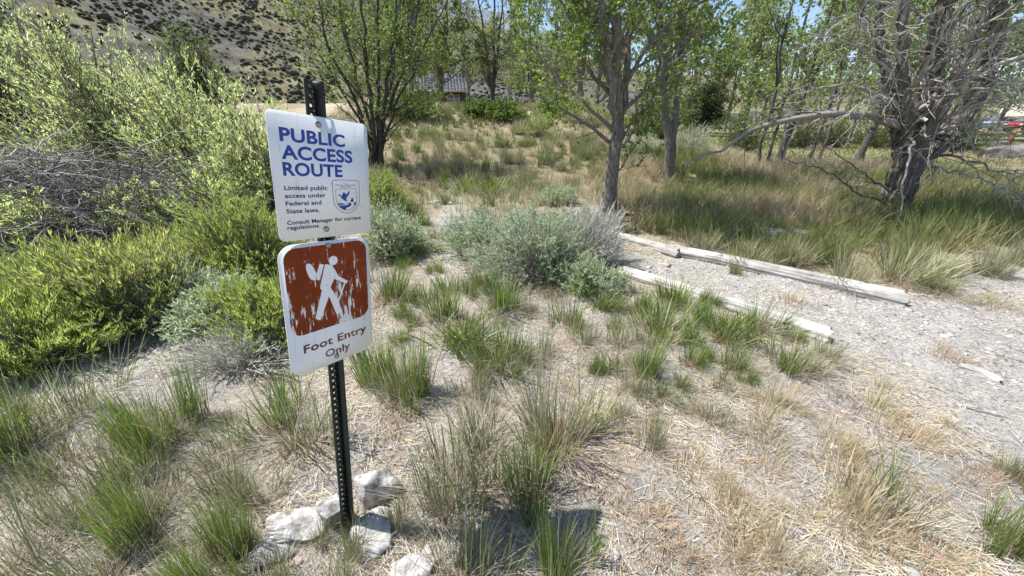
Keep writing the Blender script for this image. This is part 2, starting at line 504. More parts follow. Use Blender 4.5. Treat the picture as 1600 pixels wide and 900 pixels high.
# sage scrub dotted over the hill: nobody could count it
def blob_unit():
    import bmesh
    bm = bmesh.new(); bmesh.ops.create_icosphere(bm, subdivisions=1, radius=1.0)
    v = np.array([q.co[:] for q in bm.verts]); f = np.array([[q.index for q in p.verts] for p in bm.faces]); bm.free()
    return v, f
ICO_V, ICO_F = blob_unit()
def ico_sub(n=2):
    import bmesh
    bm = bmesh.new(); bmesh.ops.create_icosphere(bm, subdivisions=n, radius=1.0)
    v = np.array([q.co[:] for q in bm.verts]); f = np.array([[q.index for q in p.verts] for p in bm.faces]); bm.free()
    return v, f
NS = 14000
sa = np.radians(rng.uniform(-52, 6, NS * 3)); sr = 88 + 190 * rng.uniform(0, 1, NS * 3) ** .8
kp = rng.random(NS * 3) < .25 + .75 * smooth(.35, .6, fbm(sr * np.sin(sa) / 16, sr * np.cos(sa) / 16, 203, 3)); sa, sr = sa[kp][:NS], sr[kp][:NS]; NS = len(sa)
fa = (sa - hA[0, 0]) / (hA[0, 1] - hA[0, 0]); fr = (sr - hr[0]) / (hr[1] - hr[0]); ia = fa.astype(int); ir = fr.astype(int); fa -= ia; fr -= ir
zz_ = (hZ[ir, ia] * (1 - fa) + hZ[ir, ia + 1] * fa) * (1 - fr) + (hZ[ir + 1, ia] * (1 - fa) + hZ[ir + 1, ia + 1] * fa) * fr
px_ = np.stack([sr * np.sin(sa), sr * np.cos(sa), zz_ + .15], -1)
OCT_V = np.array([[1, 0, 0], [-1, 0, 0], [0, 1, 0], [0, -1, 0], [0, 0, 1], [0, 0, -1.0], [.6, .6, .5], [-.6, .6, .45], [.6, -.6, .5], [-.6, -.6, .5]])
OCT_F = np.array([[4, 0, 6], [4, 6, 2], [4, 2, 7], [4, 7, 1], [4, 1, 9], [4, 9, 3], [4, 3, 8], [4, 8, 0], [0, 5, 6], [6, 5, 2], [2, 5, 7], [7, 5, 1], [1, 5, 9], [9, 5, 3], [3, 5, 8], [8, 5, 0]])
sz = (rng.gamma(2.0, .14, NS) + .13)[:, None, None]
V = OCT_V[None] * sz * np.array([1, 1, .75]) * rng.uniform(.65, 1.25, (NS, len(OCT_V), 1)) + px_[:, None]
F = (np.arange(NS)[:, None, None] * len(OCT_V) + OCT_F[None]).reshape(-1, 3)
cc = np.repeat(mixcol([[.05, .052, .034], [.07, .07, .048], [.095, .09, .065]], [3, 3, 1], NS), len(OCT_V), 0)
tag(link("hillside_scrub", build_mesh("hillside_scrub", V, [F], cc), M_TWIG), "dark sage scrub dotted over the dry hill", "scrub", kind="stuff")


# ------------------------------------------------------------------ the sign on its channel post
S_BASE = Vector((-0.68020, 0.98615, 0.0))
S_X = Vector((0.54102, 0.82848, -0.14461)).normalized()
S_Z = Vector((0.07811, 0.12170, 0.98949)).normalized()
S_Y = S_Z.cross(S_X).normalized()
S_Z = S_X.cross(S_Y).normalized()
sign = empty("trail_sign")
mw = Matrix((S_X, S_Y, S_Z)).transposed().to_4x4(); mw.translation = S_BASE
sign.matrix_world = mw
tag(sign, "white public access sign above a worn brown foot entry sign on perforated dark green post", "sign")

def mat_sign_white():
    m, nt, n, l, b = new_mat("sign_white")
    tc = n.new("ShaderNodeTexCoord")
    mp = n.new("ShaderNodeMapping"); mp.inputs["Scale"].default_value = (60, 60, 6); l.new(tc.outputs["Object"], mp.inputs[0])
    q = n.new("ShaderNodeTexNoise"); q.inputs["Scale"].default_value = 1.0; q.inputs["Detail"].default_value = 5; l.new(mp.outputs[0], q.inputs["Vector"])
    q2 = n.new("ShaderNodeTexNoise"); q2.inputs["Scale"].default_value = 90; q2.inputs["Detail"].default_value = 2; l.new(tc.outputs["Object"], q2.inputs["Vector"])
    cr = n.new("ShaderNodeValToRGB"); e = cr.color_ramp.elements
    e[0].position = .22; e[0].color = (.52, .49, .46, 1); e[1].position = .40; e[1].color = (.84, .84, .84, 1)
    l.new(q.outputs[0], cr.inputs[0])
    cr2 = n.new("ShaderNodeValToRGB"); e = cr2.color_ramp.elements
    e[0].position = .24; e[0].color = (.45, .42, .38, 1); e[1].position = .30; e[1].color = (1, 1, 1, 1)
    l.new(q2.outputs[0], cr2.inputs[0])
    mx = n.new("ShaderNodeMix"); mx.data_type = 'RGBA'; mx.blend_type = 'MULTIPLY'; mx.inputs[0].default_value = .8
    l.new(cr.outputs[0], mx.inputs[6]); l.new(cr2.outputs[0], mx.inputs[7]); l.new(mx.outputs[2], b.inputs["Base Color"])
    b.inputs["Roughness"].default_value = .38
    return m
M_SWHITE = mat_sign_white()

def mat_worn(name, colr, amount=.5, sx=95, sz=17):
    """printed colour, weathered away in upright flakes and scratches"""
    m, nt, n, l, b = new_mat(name)
    tc = n.new("ShaderNodeTexCoord")
    def nz(scale, detail, rough=.6):
        mp = n.new("ShaderNodeMapping"); mp.inputs["Scale"].default_value = scale; l.new(tc.outputs["Object"], mp.inputs[0])
        q = n.new("ShaderNodeTexNoise"); q.inputs["Scale"].default_value = 1; q.inputs["Detail"].default_value = detail; q.inputs["Roughness"].default_value = rough
        l.new(mp.outputs[0], q.inputs["Vector"]); return q
    a = nz((sx, sx, sz), 5, .65); g = nz((14, 14, 9), 2); f = nz((260, 260, 160), 2)
    ad = n.new("ShaderNodeMath"); ad.operation = 'MULTIPLY_ADD'; ad.inputs[1].default_value = .55; l.new(g.outputs[0], ad.inputs[0]); l.new(a.outputs[0], ad.inputs[2])
    ad2 = n.new("ShaderNodeMath"); ad2.operation = 'MULTIPLY_ADD'; ad2.inputs[1].default_value = .12; l.new(f.outputs[0], ad2.inputs[0]); l.new(ad.outputs[0], ad2.inputs[2])
    # more wear low down where the weather strikes the plate
    sp = n.new("ShaderNodeSeparateXYZ"); l.new(tc.outputs["Object"], sp.inputs[0])
    zr = n.new("ShaderNodeMapRange"); zr.inputs[1].default_value = .95; zr.inputs[2].default_value = 1.25; zr.inputs[3].default_value = .10; zr.inputs[4].default_value = -.02
    l.new(sp.outputs[2], zr.inputs[0])
    ad3 = n.new("ShaderNodeMath"); ad3.operation = 'ADD'; l.new(ad2.outputs[0], ad3.inputs[0]); l.new(zr.outputs[0], ad3.inputs[1])
    cr = n.new("ShaderNodeValToRGB"); e = cr.color_ramp.elements
    th = 1.075 - .2 * amount
    e[0].position = th - .05; e[0].color = (0, 0, 0, 1); e[1].position = min(1, th + .02); e[1].color = (1, 1, 1, 1)
    q_ = e.new(th - .012); q_.color = (.16, .16, .16, 1)
    l.new(ad3.outputs[0], cr.inputs[0])
    vr = n.new("ShaderNodeMapRange"); vr.inputs[1].default_value = .3; vr.inputs[2].default_value = .7; vr.inputs[3].default_value = .8; vr.inputs[4].default_value = 1.15
    l.new(g.outputs[0], vr.inputs[0])
    base = n.new("ShaderNodeVectorMath"); base.operation = 'SCALE'; base.inputs[0].default_value = colr; l.new(vr.outputs[0], base.inputs["Scale"])
    mx = n.new("ShaderNodeMix"); mx.data_type = 'RGBA'; l.new(cr.outputs[0], mx.inputs[0])
    l.new(base.outputs[0], mx.inputs[6]); mx.inputs[7].default_value = (.74, .72, .70, 1)
    l.new(mx.outputs[2], b.inputs["Base Color"]); b.inputs["Roughness"].default_value = .6; b.inputs["Specular IOR Level"].default_value = .15
    return m
M_BROWN = mat_worn("worn_brown_print", (.225, .040, .009), .42)
M_BROWNTXT = mat_worn("worn_brown_lettering", (.17, .045, .02), .25, 150, 70)
M_BLUE = mat_noise("blue_print", (.010, .042, .27), (.013, .052, .32), 30, .45, 0)
M_BLUEPALE = mat_noise("faded_blue_print", (.30, .34, .46), (.38, .41, .50), 30, .5, 0)
M_NAVY = mat_noise("dark_blue_print", (.010, .018, .075), (.016, .026, .11), 40, .5, 0)
M_POST = mat_noise("green_post_paint", (.004, .012, .009), (.018, .036, .028), 25, .42, .25, .002, stretch=(1, 1, .3), lo=.3, hi=.75, spec=.5)
M_POSTTOP = mat_noise("rusty_post_paint", (.008, .015, .012), (.055, .026, .018), 60, .6, .3, .002, lo=.45, hi=.68)
M_BOLT = mat_noise("galvanised_bolt", (.22, .22, .22), (.42, .42, .43), 120, .45, .2, .001, metallic=.7)

def rrect(x0, x1, z0, z1, r, k=8):
    pts = []
    for cx, cz, a0 in ((x1 - r, z1 - r, 0), (x0 + r, z1 - r, 90), (x0 + r, z0 + r, 180), (x1 - r, z0 + r, 270)):
        for q in range(k + 1):
            a = rad(a0 + 90 * q / k); pts.append((cx + r * math.cos(a), cz + r * math.sin(a)))
    return pts
def plate(pts, y0, y1):
    """flat polygon (x, z) given a thickness from y0 (front) to y1 (back)"""
    n = len(pts); v = [(x, y0, z) for x, z in pts] + [(x, y1, z) for x, z in pts]
    i = np.arange(n); j = (i + 1) % n
    return np.array(v), [np.array([list(range(n))]), np.array([list(range(n, 2 * n))[::-1]]), np.stack([i, i + n, j + n, j], -1)]
def plate_obj(name, pts, y0, y1, mat, parent):
    v, f = plate(pts, y0, y1); return link(name, build_mesh(name, v, f), mat, parent)
def print_obj(name, pts, y, mat, parent):
    return link(name, build_mesh(name, [(x, y, z) for x, z in pts], [np.array([list(range(len(pts)))])]), mat, parent)
def outline(pts, wd):
    p = np.array(pts); q = np.roll(p, -1, 0); o = np.roll(p, 1, 0)
    t = norm(q - p) + norm(p - o); t = norm(t); nrm = np.stack([-t[:, 1], t[:, 0]], -1)
    return p + nrm * wd / 2, p - nrm * wd / 2
def outline_obj(name, pts, wd, y, mat, parent, closed=True):
    a, b = outline(pts, wd); n = len(a)
    v = [(x, y, z) for x, z in a] + [(x, y, z) for x, z in b]
    i = np.arange(n if closed else n - 1); j = (i + 1) % n
    return link(name, build_mesh(name, v, [np.stack([i, j, j + n, i + n], -1)]), mat, parent)

_font_cache = {}
def text_mesh(s, bold):
    cu = bpy.data.curves.new("lettering_curve", 'FONT'); cu.body = s; cu.offset = bold; cu.resolution_u = 4
    cu.space_character = 1.04
    o = bpy.data.objects.new("lettering_curve", cu); COL.objects.link(o)
    dg = bpy.context.evaluated_depsgraph_get(); dg.update()
    me = bpy.data.meshes.new_from_object(o.evaluated_get(dg))
    bpy.data.objects.remove(o); bpy.data.curves.remove(cu)
    v = np.zeros(len(me.vertices) * 3); me.vertices.foreach_get("co", v)
    return me, v.reshape(-1, 3)
def lettering(s, x0, x1, z0, z1, y, mat, parent, bold=.02, slope=0.0):
    """one printed line: from x0 to x1, baseline z0, capital height up to z1"""
    me, v = text_mesh(s, bold)
    hm, hv = text_mesh("H", bold); cap = hv[:, 1].max() - hv[:, 1].min(); b0 = hv[:, 1].min()
    bpy.data.meshes.remove(hm)
    sx = (x1 - x0) / (v[:, 0].max() - v[:, 0].min()); szz = (z1 - z0) / cap
    X = x0 + (v[:, 0] - v[:, 0].min()) * sx
    Z = z0 + (v[:, 1] - b0) * szz + (X - x0) * slope
    me.vertices.foreach_set("co", np.stack([X, np.full_like(X, y), Z], -1).ravel()); me.update()
    me.name = "lettering"; me.materials.clear()
    return link("lettering", me, mat, parent)

# post: hat section, open towards the viewer, web with a row of punched holes
PX = -.0116
def post_part(name, prof, z0, z1, mat):
    prof = np.array(prof); n = len(prof)
    zs = np.linspace(z0, z1, 12); v = np.concatenate([np.column_stack([prof[:, 0] + PX, prof[:, 1], np.full(n, z)]) for z in zs])
    i = np.arange(n); j = (i + 1) % n; f = [np.concatenate([np.stack([k * n + i, k * n + j, (k + 1) * n + j, (k + 1) * n + i], -1) for k in range(11)]), np.array([i[::-1]]), np.array([i + 11 * n])]
    return link(name, build_mesh(name, v, f), mat, sign)
Z0, Z1 = -.25, 1.708
T_ = .0032
left_fl = [(-.0345, .0012), (-.0225, .0012), (-.0135, .027), (-.0135, .031), (-.0165, .031), (-.025, .0045), (-.0345, .0045)]
left_fl = [(x * .84, y) for x, y in left_fl]
right_fl = [(-x, y) for x, y in left_fl][::-1]
for zz0, zz1, mm in ((Z0, 1.60, M_POST), (1.60, Z1, M_POSTTOP)):
    post_part("post_flange", left_fl, zz0, zz1, mm); post_part("post_flange", right_fl, zz0, zz1, mm)
mb = MB(); pitch_ = .0254; nz_ = int((Z1 - Z0) / pitch_); oct_ = [(math.cos(a), math.sin(a)) for a in np.arange(16) * math.pi / 8 + math.pi / 16]
sq = []
for cx, cz in oct_:
    s_ = 1 / max(abs(cx), abs(cz)); sq.append((cx * s_, cz * s_))
for k in range(nz_):
    zc = Z0 + (k + .5) * pitch_
    vs = []
    for y in (.0275, .0305):
        vs += [(PX + sx * .0114, y, zc + s2 * pitch_ / 2) for sx, s2 in sq]
        vs += [(PX + cx * .0048, y, zc + cz * .0048) for cx, cz in oct_]
    i = np.arange(16); j = (i + 1) % 16
    mb.add(vs, [np.stack([i, j, j + 16, i + 16], -1), np.stack([i + 32, i + 48, j + 48, j + 32], -1), np.stack([i + 16, j + 16, j + 48, i + 48], -1)])
link("post_web", mb.mesh("post_web"), M_POST, sign)

up = plate_obj("sign_panel", rrect(-.1525, .1525, 1.263, 1.613, .018), -.0022, 0, M_SWHITE, sign)
tag(up, "white panel lettered PUBLIC ACCESS ROUTE in blue")
YT = -.0027
for s_, x0, x1, z0, z1 in (("PUBLIC", -.1235, .0700, 1.5365, 1.5720), ("ACCESS", -.1240, .0935, 1.4905, 1.5275), ("ROUTE", -.1240, .0560, 1.4465, 1.4830)):
    lettering(s_, x0, x1, z0, z1, YT, M_BLUE, up, .030)
for s_, x0, x1, z0, z1 in (("Limited public", -.1255, .0015, 1.4075, 1.4200), ("access under", -.1262, -.0062, 1.3860, 1.3985), ("Federal and", -.1264, -.0210, 1.3645, 1.3770), ("State laws.", -.1266, -.0295, 1.3425, 1.3550),
                           ("Consult Manager for current", -.1280, .1140, 1.3105, 1.3222), ("regulations.", -.1288, -.0315, 1.2955, 1.3072)):
    lettering(s_, x0, x1, z0, z1, YT, M_NAVY, up, .022)
mm_ = lambda L: [(a / 1000, b / 1000) for a, b in L]
def smooth_poly(p, k=4):
    p = np.array(p); n = len(p); out = []
    for i in range(n):
        a, b, c_, d = p[i - 1], p[i], p[(i + 1) % n], p[(i + 2) % n]
        for t in np.arange(k) / k:
            out.append(.5 * (2 * b + (c_ - a) * t + (2 * a - 5 * b + 4 * c_ - d) * t * t + (3 * b - a - 3 * c_ + d) * t ** 3))
    return [tuple(q) for q in out]
shield = mm_([[19.1, 1400], [19.1, 1429.0], [23.1, 1435.0], [29.2, 1437.5], [65, 1438.0], [102.5, 1437.5], [109.5, 1435.0], [113.0, 1429.0], [113, 1400], [112.3, 1375.0], [106.5, 1358.8], [92.1, 1343.1], [73, 1335.0], [57, 1335.0], [37.5, 1344.0], [25, 1358.3], [19.6, 1374]])
outline_obj("emblem_border", smooth_poly(shield), .0014, YT, M_NAVY, up)
inner = mm_([[28.3, 1409.8], [65, 1410.6], [103, 1411.0], [103.0, 1393], [102.6, 1373], [97.2, 1360.5], [84.5, 1348.1], [68.5, 1342.6], [53.3, 1344.8], [38.9, 1354], [31.3, 1367], [28.6, 1377.1]])
outline_obj("emblem_border", inner, .0012, YT, M_NAVY, up)
print_obj("emblem_bird", mm_([[35.4, 1391.2], [38.8, 1394.5], [42.2, 1393.8], [45.8, 1388.9], [50.1, 1390.3], [51.8, 1396.5], [55.8, 1400.9], [60.6, 1397.5], [64.1, 1393.0], [70.9, 1399.7], [78.2, 1405.2], [77.3, 1399.6], [72.9, 1391.8], [66.0, 1384.0], [63.7, 1379.6], [65.9, 1373.9], [63.9, 1371.2], [57.8, 1374.1], [50.6, 1378.8], [45.9, 1383.3], [44.3, 1387.8]]), YT, M_BLUE, up)
print_obj("emblem_water", mm_([[31.1, 1365.5], [47.2, 1366.6], [55.8, 1362.9], [59.4, 1361.0], [32.1, 1361.5]]), YT, M_BLUE, up)
print_obj("emblem_water", mm_([[33.1, 1358.8], [54.2, 1358.9], [68.3, 1360.6], [72.5, 1364.6], [58.6, 1366.9], [77.8, 1366.7], [82.7, 1362.0], [75.8, 1355.3], [69.1, 1352.8], [62.6, 1351.3], [58.3, 1344.6], [52.1, 1346.1], [41.2, 1352.2]]), YT, M_BLUE, up)
print_obj("emblem_water", mm_([[90.9, 1366.3], [101.1, 1367.9], [98.6, 1361.4], [93.0, 1357.0], [90.6, 1361.7]]), YT, M_BLUE, up)
print_obj("emblem_fish", mm_([[82.6, 1381.4], [85.3, 1383.0], [89.0, 1378.3], [89.8, 1369.8], [83.1, 1368.4], [78.0, 1370.8], [81.0, 1375.8]]), YT, M_BLUE, up)
for ln in ([[29.1, 1371.6], [38, 1374], [48.1, 1378.8]], [[73.5, 1380.5], [81.5, 1384.9], [91, 1384], [101.0, 1381.0]], [[70, 1394], [82, 1394], [92, 1400], [96, 1408]], [[80, 1346], [90, 1351], [97, 1358]]):
    outline_obj("emblem_line", mm_(ln), .0007, YT, M_BLUEPALE, up, False)
for s_, x0, x1, z0, z1 in (("U.S.", .0578, .0696, 1.4273, 1.4300), ("FISH & WILDLIFE", .0281, .0997, 1.4205, 1.4243), ("SERVICE", .0445, .0830, 1.4146, 1.4183)):
    lettering(s_, x0, x1, z0, z1, YT, M_NAVY, up, .004)

low = plate_obj("sign_panel", rrect(-.1645, .1405, .818, 1.2515, .045, 10), -.0022, 0, M_SWHITE, sign)
tag(low, "white panel with a worn brown square, walking figure and the words Foot Entry Only")
YB, YW = -.0026, -.0031
print_obj("brown_field", rrect(-.1505, .1285, .958, 1.2400, .036, 10), YB, M_BROWN, low)
fig = [(-24.9, 1177.0), (-2.4, 1170.5), (8.3, 1150.3), (17.0, 1128.7), (50.3, 1105.5), (46.8, 1096.6), (36, 1101.5), (2, 1122), (-12.9, 1095), (7, 1055), (13.1, 1040), (20.5, 1000), (2, 993.5), (-20.4, 1066.0), (-56.7, 991.1), (-72.7, 1002.2), (-42.9, 1092.0), (-48.1, 1099.8), (-46.6, 1109.2), (-33.5, 1151.3)]
print_obj("walking_figure", mm_(fig), YW, M_SWHITE, low)
print_obj("walking_figure", [(.0034 + .0155 * math.cos(a), 1.1842 + .0155 * math.sin(a)) for a in np.arange(24) * math.pi / 12], YW, M_SWHITE, low)
print_obj("walking_stick", mm_([(36.5, 1101.9), (41.8, 1098.7), (13.7, 1039), (9.5, 1041)]), YW, M_SWHITE, low)
print_obj("backpack", mm_([(-43, 1181.5), (-29, 1175.7), (-46.3, 1130.4), (-53, 1128.3), (-61.3, 1136.8)]), YW, M_SWHITE, low)
print_obj("bed_roll", smooth_poly(mm_([(-86.5, 1182.9), (-77.9, 1187.6), (-67.2, 1179.8), (-57.5, 1156.1), (-54.2, 1137.4), (-64.9, 1131.2), (-76.6, 1138.1), (-85.3, 1161.6)]), 3), YW, M_SWHITE, low)
lettering("Foot Entry", -.1195, .1150, .8925, .9215, YB, M_BROWNTXT, low, .026)
lettering("Only", -.0490, .0450, .8480, .8765, YB, M_BROWNTXT, low, .026)
def bolt(x, z):
    r, k = .0088, 14; mbb = MB(); prof = [(r, 0), (r, .0022), (r * .8, .0045), (r * .35, .0056), (.0001, .0058)]
    vs = [(x + q * math.cos(a), -.0035 - h_, z + q * math.sin(a)) for q, h_ in prof for a in np.arange(k) * 2 * math.pi / k]
    i = np.arange(k); j = (i + 1) % k
    mbb.add(vs, [np.concatenate([np.stack([m * k + i, m * k + j, (m + 1) * k + j, (m + 1) * k + i], -1) for m in range(4)])])
    link("bolt", mbb.mesh("bolt", True), M_BOLT, sign)
for x, z in ((-.0126, 1.5915), (-.0125, 1.2885), (-.0105, 1.2365), (-.0095, .8405)): bolt(x, z)

# ------------------------------------------------------------------ rocks
M_ROCK = mat_noise("pale_rock", (.20, .17, .135), (.60, .585, .555), 17, .9, 1.0, .02, detail=14, lo=.36, hi=.60, c3=(.43, .41, .38))
M_DROCK = mat_noise("grey_brown_rock", (.10, .09, .08), (.24, .22, .20), 3, .9, .6, .03)
ROCK_V, ROCK_F = ico_sub(4)
def rock(pos, size, seed, label, mat, rz=0, cat="rock", group=None, name="rock", sink=.44):
    r = np.random.default_rng(seed)
    v = ROCK_V.copy()
    for _ in range(17):
        n = norm(r.normal(size=3)); d = r.uniform(.45, .78)
        q = v @ n - d; v = v - np.maximum(q, 0)[:, None] * n
    v += norm(v) * ((fbm(v[:, 0] * 3 + seed, v[:, 1] * 3 + v[:, 2] * 2, seed, 3) - .5) * .13 + (fbm(v[:, 0] * 9 + v[:, 2] * 5, v[:, 1] * 9 - v[:, 2] * 6, seed + 3, 3) - .5) * .09)[:, None]
    v = v * np.array(size) / 2 / .92
    o = link(name, build_mesh(name, v, [ROCK_F], None, True), mat, None, (pos[0], pos[1], pos[2] + size[2] * (.5 - sink)), (r.uniform(-.2, .2), r.uniform(-.2, .2), rz))
    tag(o, label, cat, group)
    return o
RG = "pale rocks around the foot of the sign post"
rock(W(594, 768), (.23, .19, .27), 3, "upright pale white rock just right of the sign post, the farthest one", M_ROCK, .4, group=RG)
rock(W(522, 806), (.18, .15, .26), 5, "pale rock standing directly behind the foot of the sign post", M_ROCK, 1.2, group=RG)
rock(W(474, 824), (.30, .19, .20), 8, "wide pale rock left of the sign post", M_ROCK, .5, group=RG)
rock(W(434, 855), (.28, .17, .15), 11, "bluish pale rock farthest to the left of the post, partly under grass", M_ROCK, .8, group=RG)
rock(W(588, 836), (.19, .25, .19), 14, "angular pale rock leaning just right of the post foot", M_ROCK, .2, group=RG)
rock(W(572, 850), (.08, .07, .07), 17, "small pale stone at the right of the post foot", M_ROCK, 1, group=RG)
rock(W(642, 893), (.25, .18, .13), 19, "flat pale rock at the bottom edge below the sign post", M_ROCK, .1, group=RG)
rock(W(668, 868), (.10, .08, .07), 23, "small pale rock at the edge of the dark sign shadow", M_ROCK, 2, group=RG)
rock(W(942, 722), (.055, .045, .04), 27, "fist-sized white stone on straw right of the largest bunchgrass", M_ROCK, 1, cat="stone", name="stone")
rock(W(984, 735), (.03, .025, .02), 29, "tiny white stone lying right of the fist-sized stone", M_ROCK, 2, cat="stone", name="stone")
rock(W(961, 866), (.06, .035, .03), 31, "bluish white chip of stone near the bottom centre", M_ROCK, 1.9, cat="stone", name="stone")
rock(W(1272, 640), (.035, .03, .025), 33, "small pale stone beside the dry yellow grass clumps", M_ROCK, .9, cat="stone", name="stone")
rock(W(1286, 466), (.09, .06, .05), 35, "pale stone lying against the long far log", M_ROCK, .5, cat="stone", name="stone")
rock(W(1336, 502), (.10, .06, .03), 37, "flat pale stone on the sandy trail past the log end", M_ROCK, .2, cat="stone", name="stone")
for k, (qx, qy, w_) in enumerate(((655, 318, .22), (678, 316, .30), (706, 319, .25), (640, 311, .18))):
    rock(W(qx, qy), (w_, w_ * .7, w_ * .35), 41 + k, ["pale flat stone in the stone row across the far trail, second from left", "longest pale stone in the row across the far trail", "rightmost pale stone in the row across the far trail", "leftmost pale stone in the row across the far trail"][k], M_ROCK, k, group="stone row across the trail")
for k, (qx, qy, w_) in enumerate(((1556, 246, 1.9), (1590, 243, 2.2), (1600, 234, 1.6))):
    rock(W(qx, qy), (w_, w_ * .7, w_ * .4), 51 + k, ["flat grey boulder at the left of the far boulder pile", "widest grey boulder in the far pile at the right edge", "rear grey boulder of the far pile at the right edge"][k], M_DROCK, k, cat="boulder", name="boulder", group="boulders at the far right")

# ------------------------------------------------------------------ logs
def mat_log(name, dark, light):
    m, nt, n, l, b = new_mat(name)
    tc = n.new("ShaderNodeTexCoord"); mp = n.new("ShaderNodeMapping"); mp.inputs["Scale"].default_value = (1.2, 28, 28); l.new(tc.outputs["Object"], mp.inputs[0])
    q = n.new("ShaderNodeTexNoise"); q.inputs["Scale"].default_value = 1.6; q.inputs["Detail"].default_value = 8; q.inputs["Roughness"].default_value = .7; l.new(mp.outputs[0], q.inputs["Vector"])
    q2 = n.new("ShaderNodeTexNoise"); q2.inputs["Scale"].default_value = 5; q2.inputs["Detail"].default_value = 4; l.new(tc.outputs["Object"], q2.inputs["Vector"])
    cr = n.new("ShaderNodeValToRGB"); e = cr.color_ramp.elements
    e[0].position = .30; e[0].color = (*dark, 1); e[1].position = .56; e[1].color = (*light, 1)
    l.new(q.outputs[0], cr.inputs[0])
    mr = n.new("ShaderNodeMapRange"); mr.inputs[1].default_value = .3; mr.inputs[2].default_value = .7; mr.inputs[3].default_value = .5; mr.inputs[4].default_value = 1.15; l.new(q2.outputs[0], mr.inputs[0])
    s = n.new("ShaderNodeVectorMath"); s.operation = 'SCALE'; l.new(cr.outputs[0], s.inputs[0]); l.new(mr.outputs[0], s.inputs["Scale"]); l.new(s.outputs[0], b.inputs["Base Color"])
    bp = n.new("ShaderNodeBump"); bp.inputs["Strength"].default_value = .7; bp.inputs["Distance"].default_value = .012; l.new(q.outputs[0], bp.inputs["Height"]); l.new(bp.outputs[0], b.inputs["Normal"])
    b.inputs["Roughness"].default_value = .85
    return m
M_LOG = mat_log("weathered_wood", (.15, .135, .12), (.58, .545, .50))
M_LOGG = mat_log("grey_weathered_wood", (.12, .12, .12), (.38, .38, .38))
def log_obj(a, b, r0, r1, seed, label, mat=M_LOG, name="trail_log", sides=40, K=70, cracks=12, sag=0.035, cat="log", group="logs edging the trail", up_=.6):
    r = np.random.default_rng(seed)
    a = np.array(a, float); b = np.array(b, float); L = np.linalg.norm(b - a)
    s = np.linspace(0, 1, K); th = np.arange(sides) * 2 * np.pi / sides
    S, TH = np.meshgrid(s, th, indexing='ij')
    R = r0 + (r1 - r0) * S
    R = R * (1 +   .10 * (fbm(S * L * 2.2, np.cos(TH) * 1.2 + 5, seed, 3) - .5) + .10 * (fbm(S * L * .7 + 9, np.sin(TH) * 1.0, seed + 4, 2) - .5))
    for _ in range(cracks):
        t0 = r.uniform(0, 2 * np.pi); dr = r.uniform(-.25, .25); wd = r.uniform(.06, .11); dp = r.uniform(.10, .24)
        dd = np.abs((TH - t0 - dr * S * L + (fbm(S * L * 2, S * 0 + _, seed + 9, 2) - .5) * .35 + np.pi) % (2 * np.pi) - np.pi)
        R = R * (1 - dp * np.exp(-(dd / wd) ** 2) * smooth(.3, .55, fbm(S * L * .8 + 3 * _, S * 0 + 1.7, seed + _, 2)))
    jag = (fbm(np.cos(TH) * 2.5 + 4, np.sin(TH) * 2.5 + 4, seed + 2, 3) - .5) * 1.5 * max(r0, r1)
    X = S * L + jag * (np.clip((S - .97) / .03, 0, 1) - np.clip((.03 - S) / .03, 0, 1))
    bend = sag * np.sin(np.pi * S) + (fbm(S * 2.1, S * 0, seed, 2) - .5) * .05
    V = np.stack([X, R * np.cos(TH) + bend, R * np.sin(TH)], -1).reshape(-1, 3)
    i = (np.arange(K - 1)[:, None] * sides); j = np.arange(sides)[None]; j2 = (j + 1) % sides
    F = np.stack([i + j, i + j2, i + sides + j2, i + sides + j], -1).reshape(-1, 4)
    # end grain
    n0 = len(V); caps = []; CV = []
    for e, k in ((0, 0), (1, K - 1)):
        ring = V[k * sides:(k + 1) * sides]; cen = ring.mean(0); sg = 1 if e else -1
        mid = cen + (ring - cen) * .55 + np.array([-sg * .02, 0, 0]) * r.uniform(.2, 1, (sides, 1))
        CV += [mid, [cen + np.array([-sg * .03, 0, 0])]]
        m0 = n0 + sum(len(q) for q in CV[:-2]); jj = np.arange(sides); jn = (jj + 1) % sides
        caps.append(np.stack([k * sides + jj, m0 + jj, m0 + jn], -1)); caps.append(np.stack([k * sides + jj, m0 + jn, k * sides + jn], -1))
        caps.append(np.stack([m0 + jj, np.full(sides, m0 + sides), m0 + jn], -1))
    V = np.concatenate([V] + [np.asarray(q).reshape(-1, 3) for q in CV])
    me = build_mesh(name, V, [F, np.concatenate(caps)], None, True)
    d = (b - a) / L; yy = norm(np.cross([0, 0, 1.0], d)); zz = np.cross(d, yy)
    o = link(name, me, mat)
    m = Matrix((d.tolist(), yy.tolist(), zz.tolist())).transposed().to_4x4(); m.translation = Vector((a + np.array([0, 0, r0 * up_])).tolist())
    o.matrix_world = m
    tag(o, label, cat, group)
    return o
log_obj(LOG_A0, LOG_A1, .062, .068, 1, "weathered grey log farthest up the trail, its far end behind the sagebrush")
log_obj(LOG_B0 + np.array([0, .03, .0]), LOG_B1, .070, .086, 2, "long pale weathered log lying on the far side of the trail")
log_obj(LOG_C0, LOG_C1, .064, .078, 3, "pale weathered log on the near side of the trail behind green tufts")
log_obj(W(1120, 366), W(1255, 374), .085, .085, 4, "grey log lying in the shaded grass beyond the trail", M_LOGG, "fallen_log", group=None)
log_obj(W(1502, 573), W(1562, 598), .022, .030, 5, "short bleached piece of wood lying on bare sand", M_LOG, "wood_piece", 20, 24, 4, cat="wood", group=None)
log_obj(W(1490, 232), W(1570, 226), .16, .12, 6, "dark fallen trunk beside the far boulders", M_LOGG, "fallen_log", 24, 30, 4, group=None)

# ------------------------------------------------------------------ trees
def tree_thing(name, base, label, group=None, cat="tree"):
    o = empty(name, base); tag(o, label, cat, group); return o

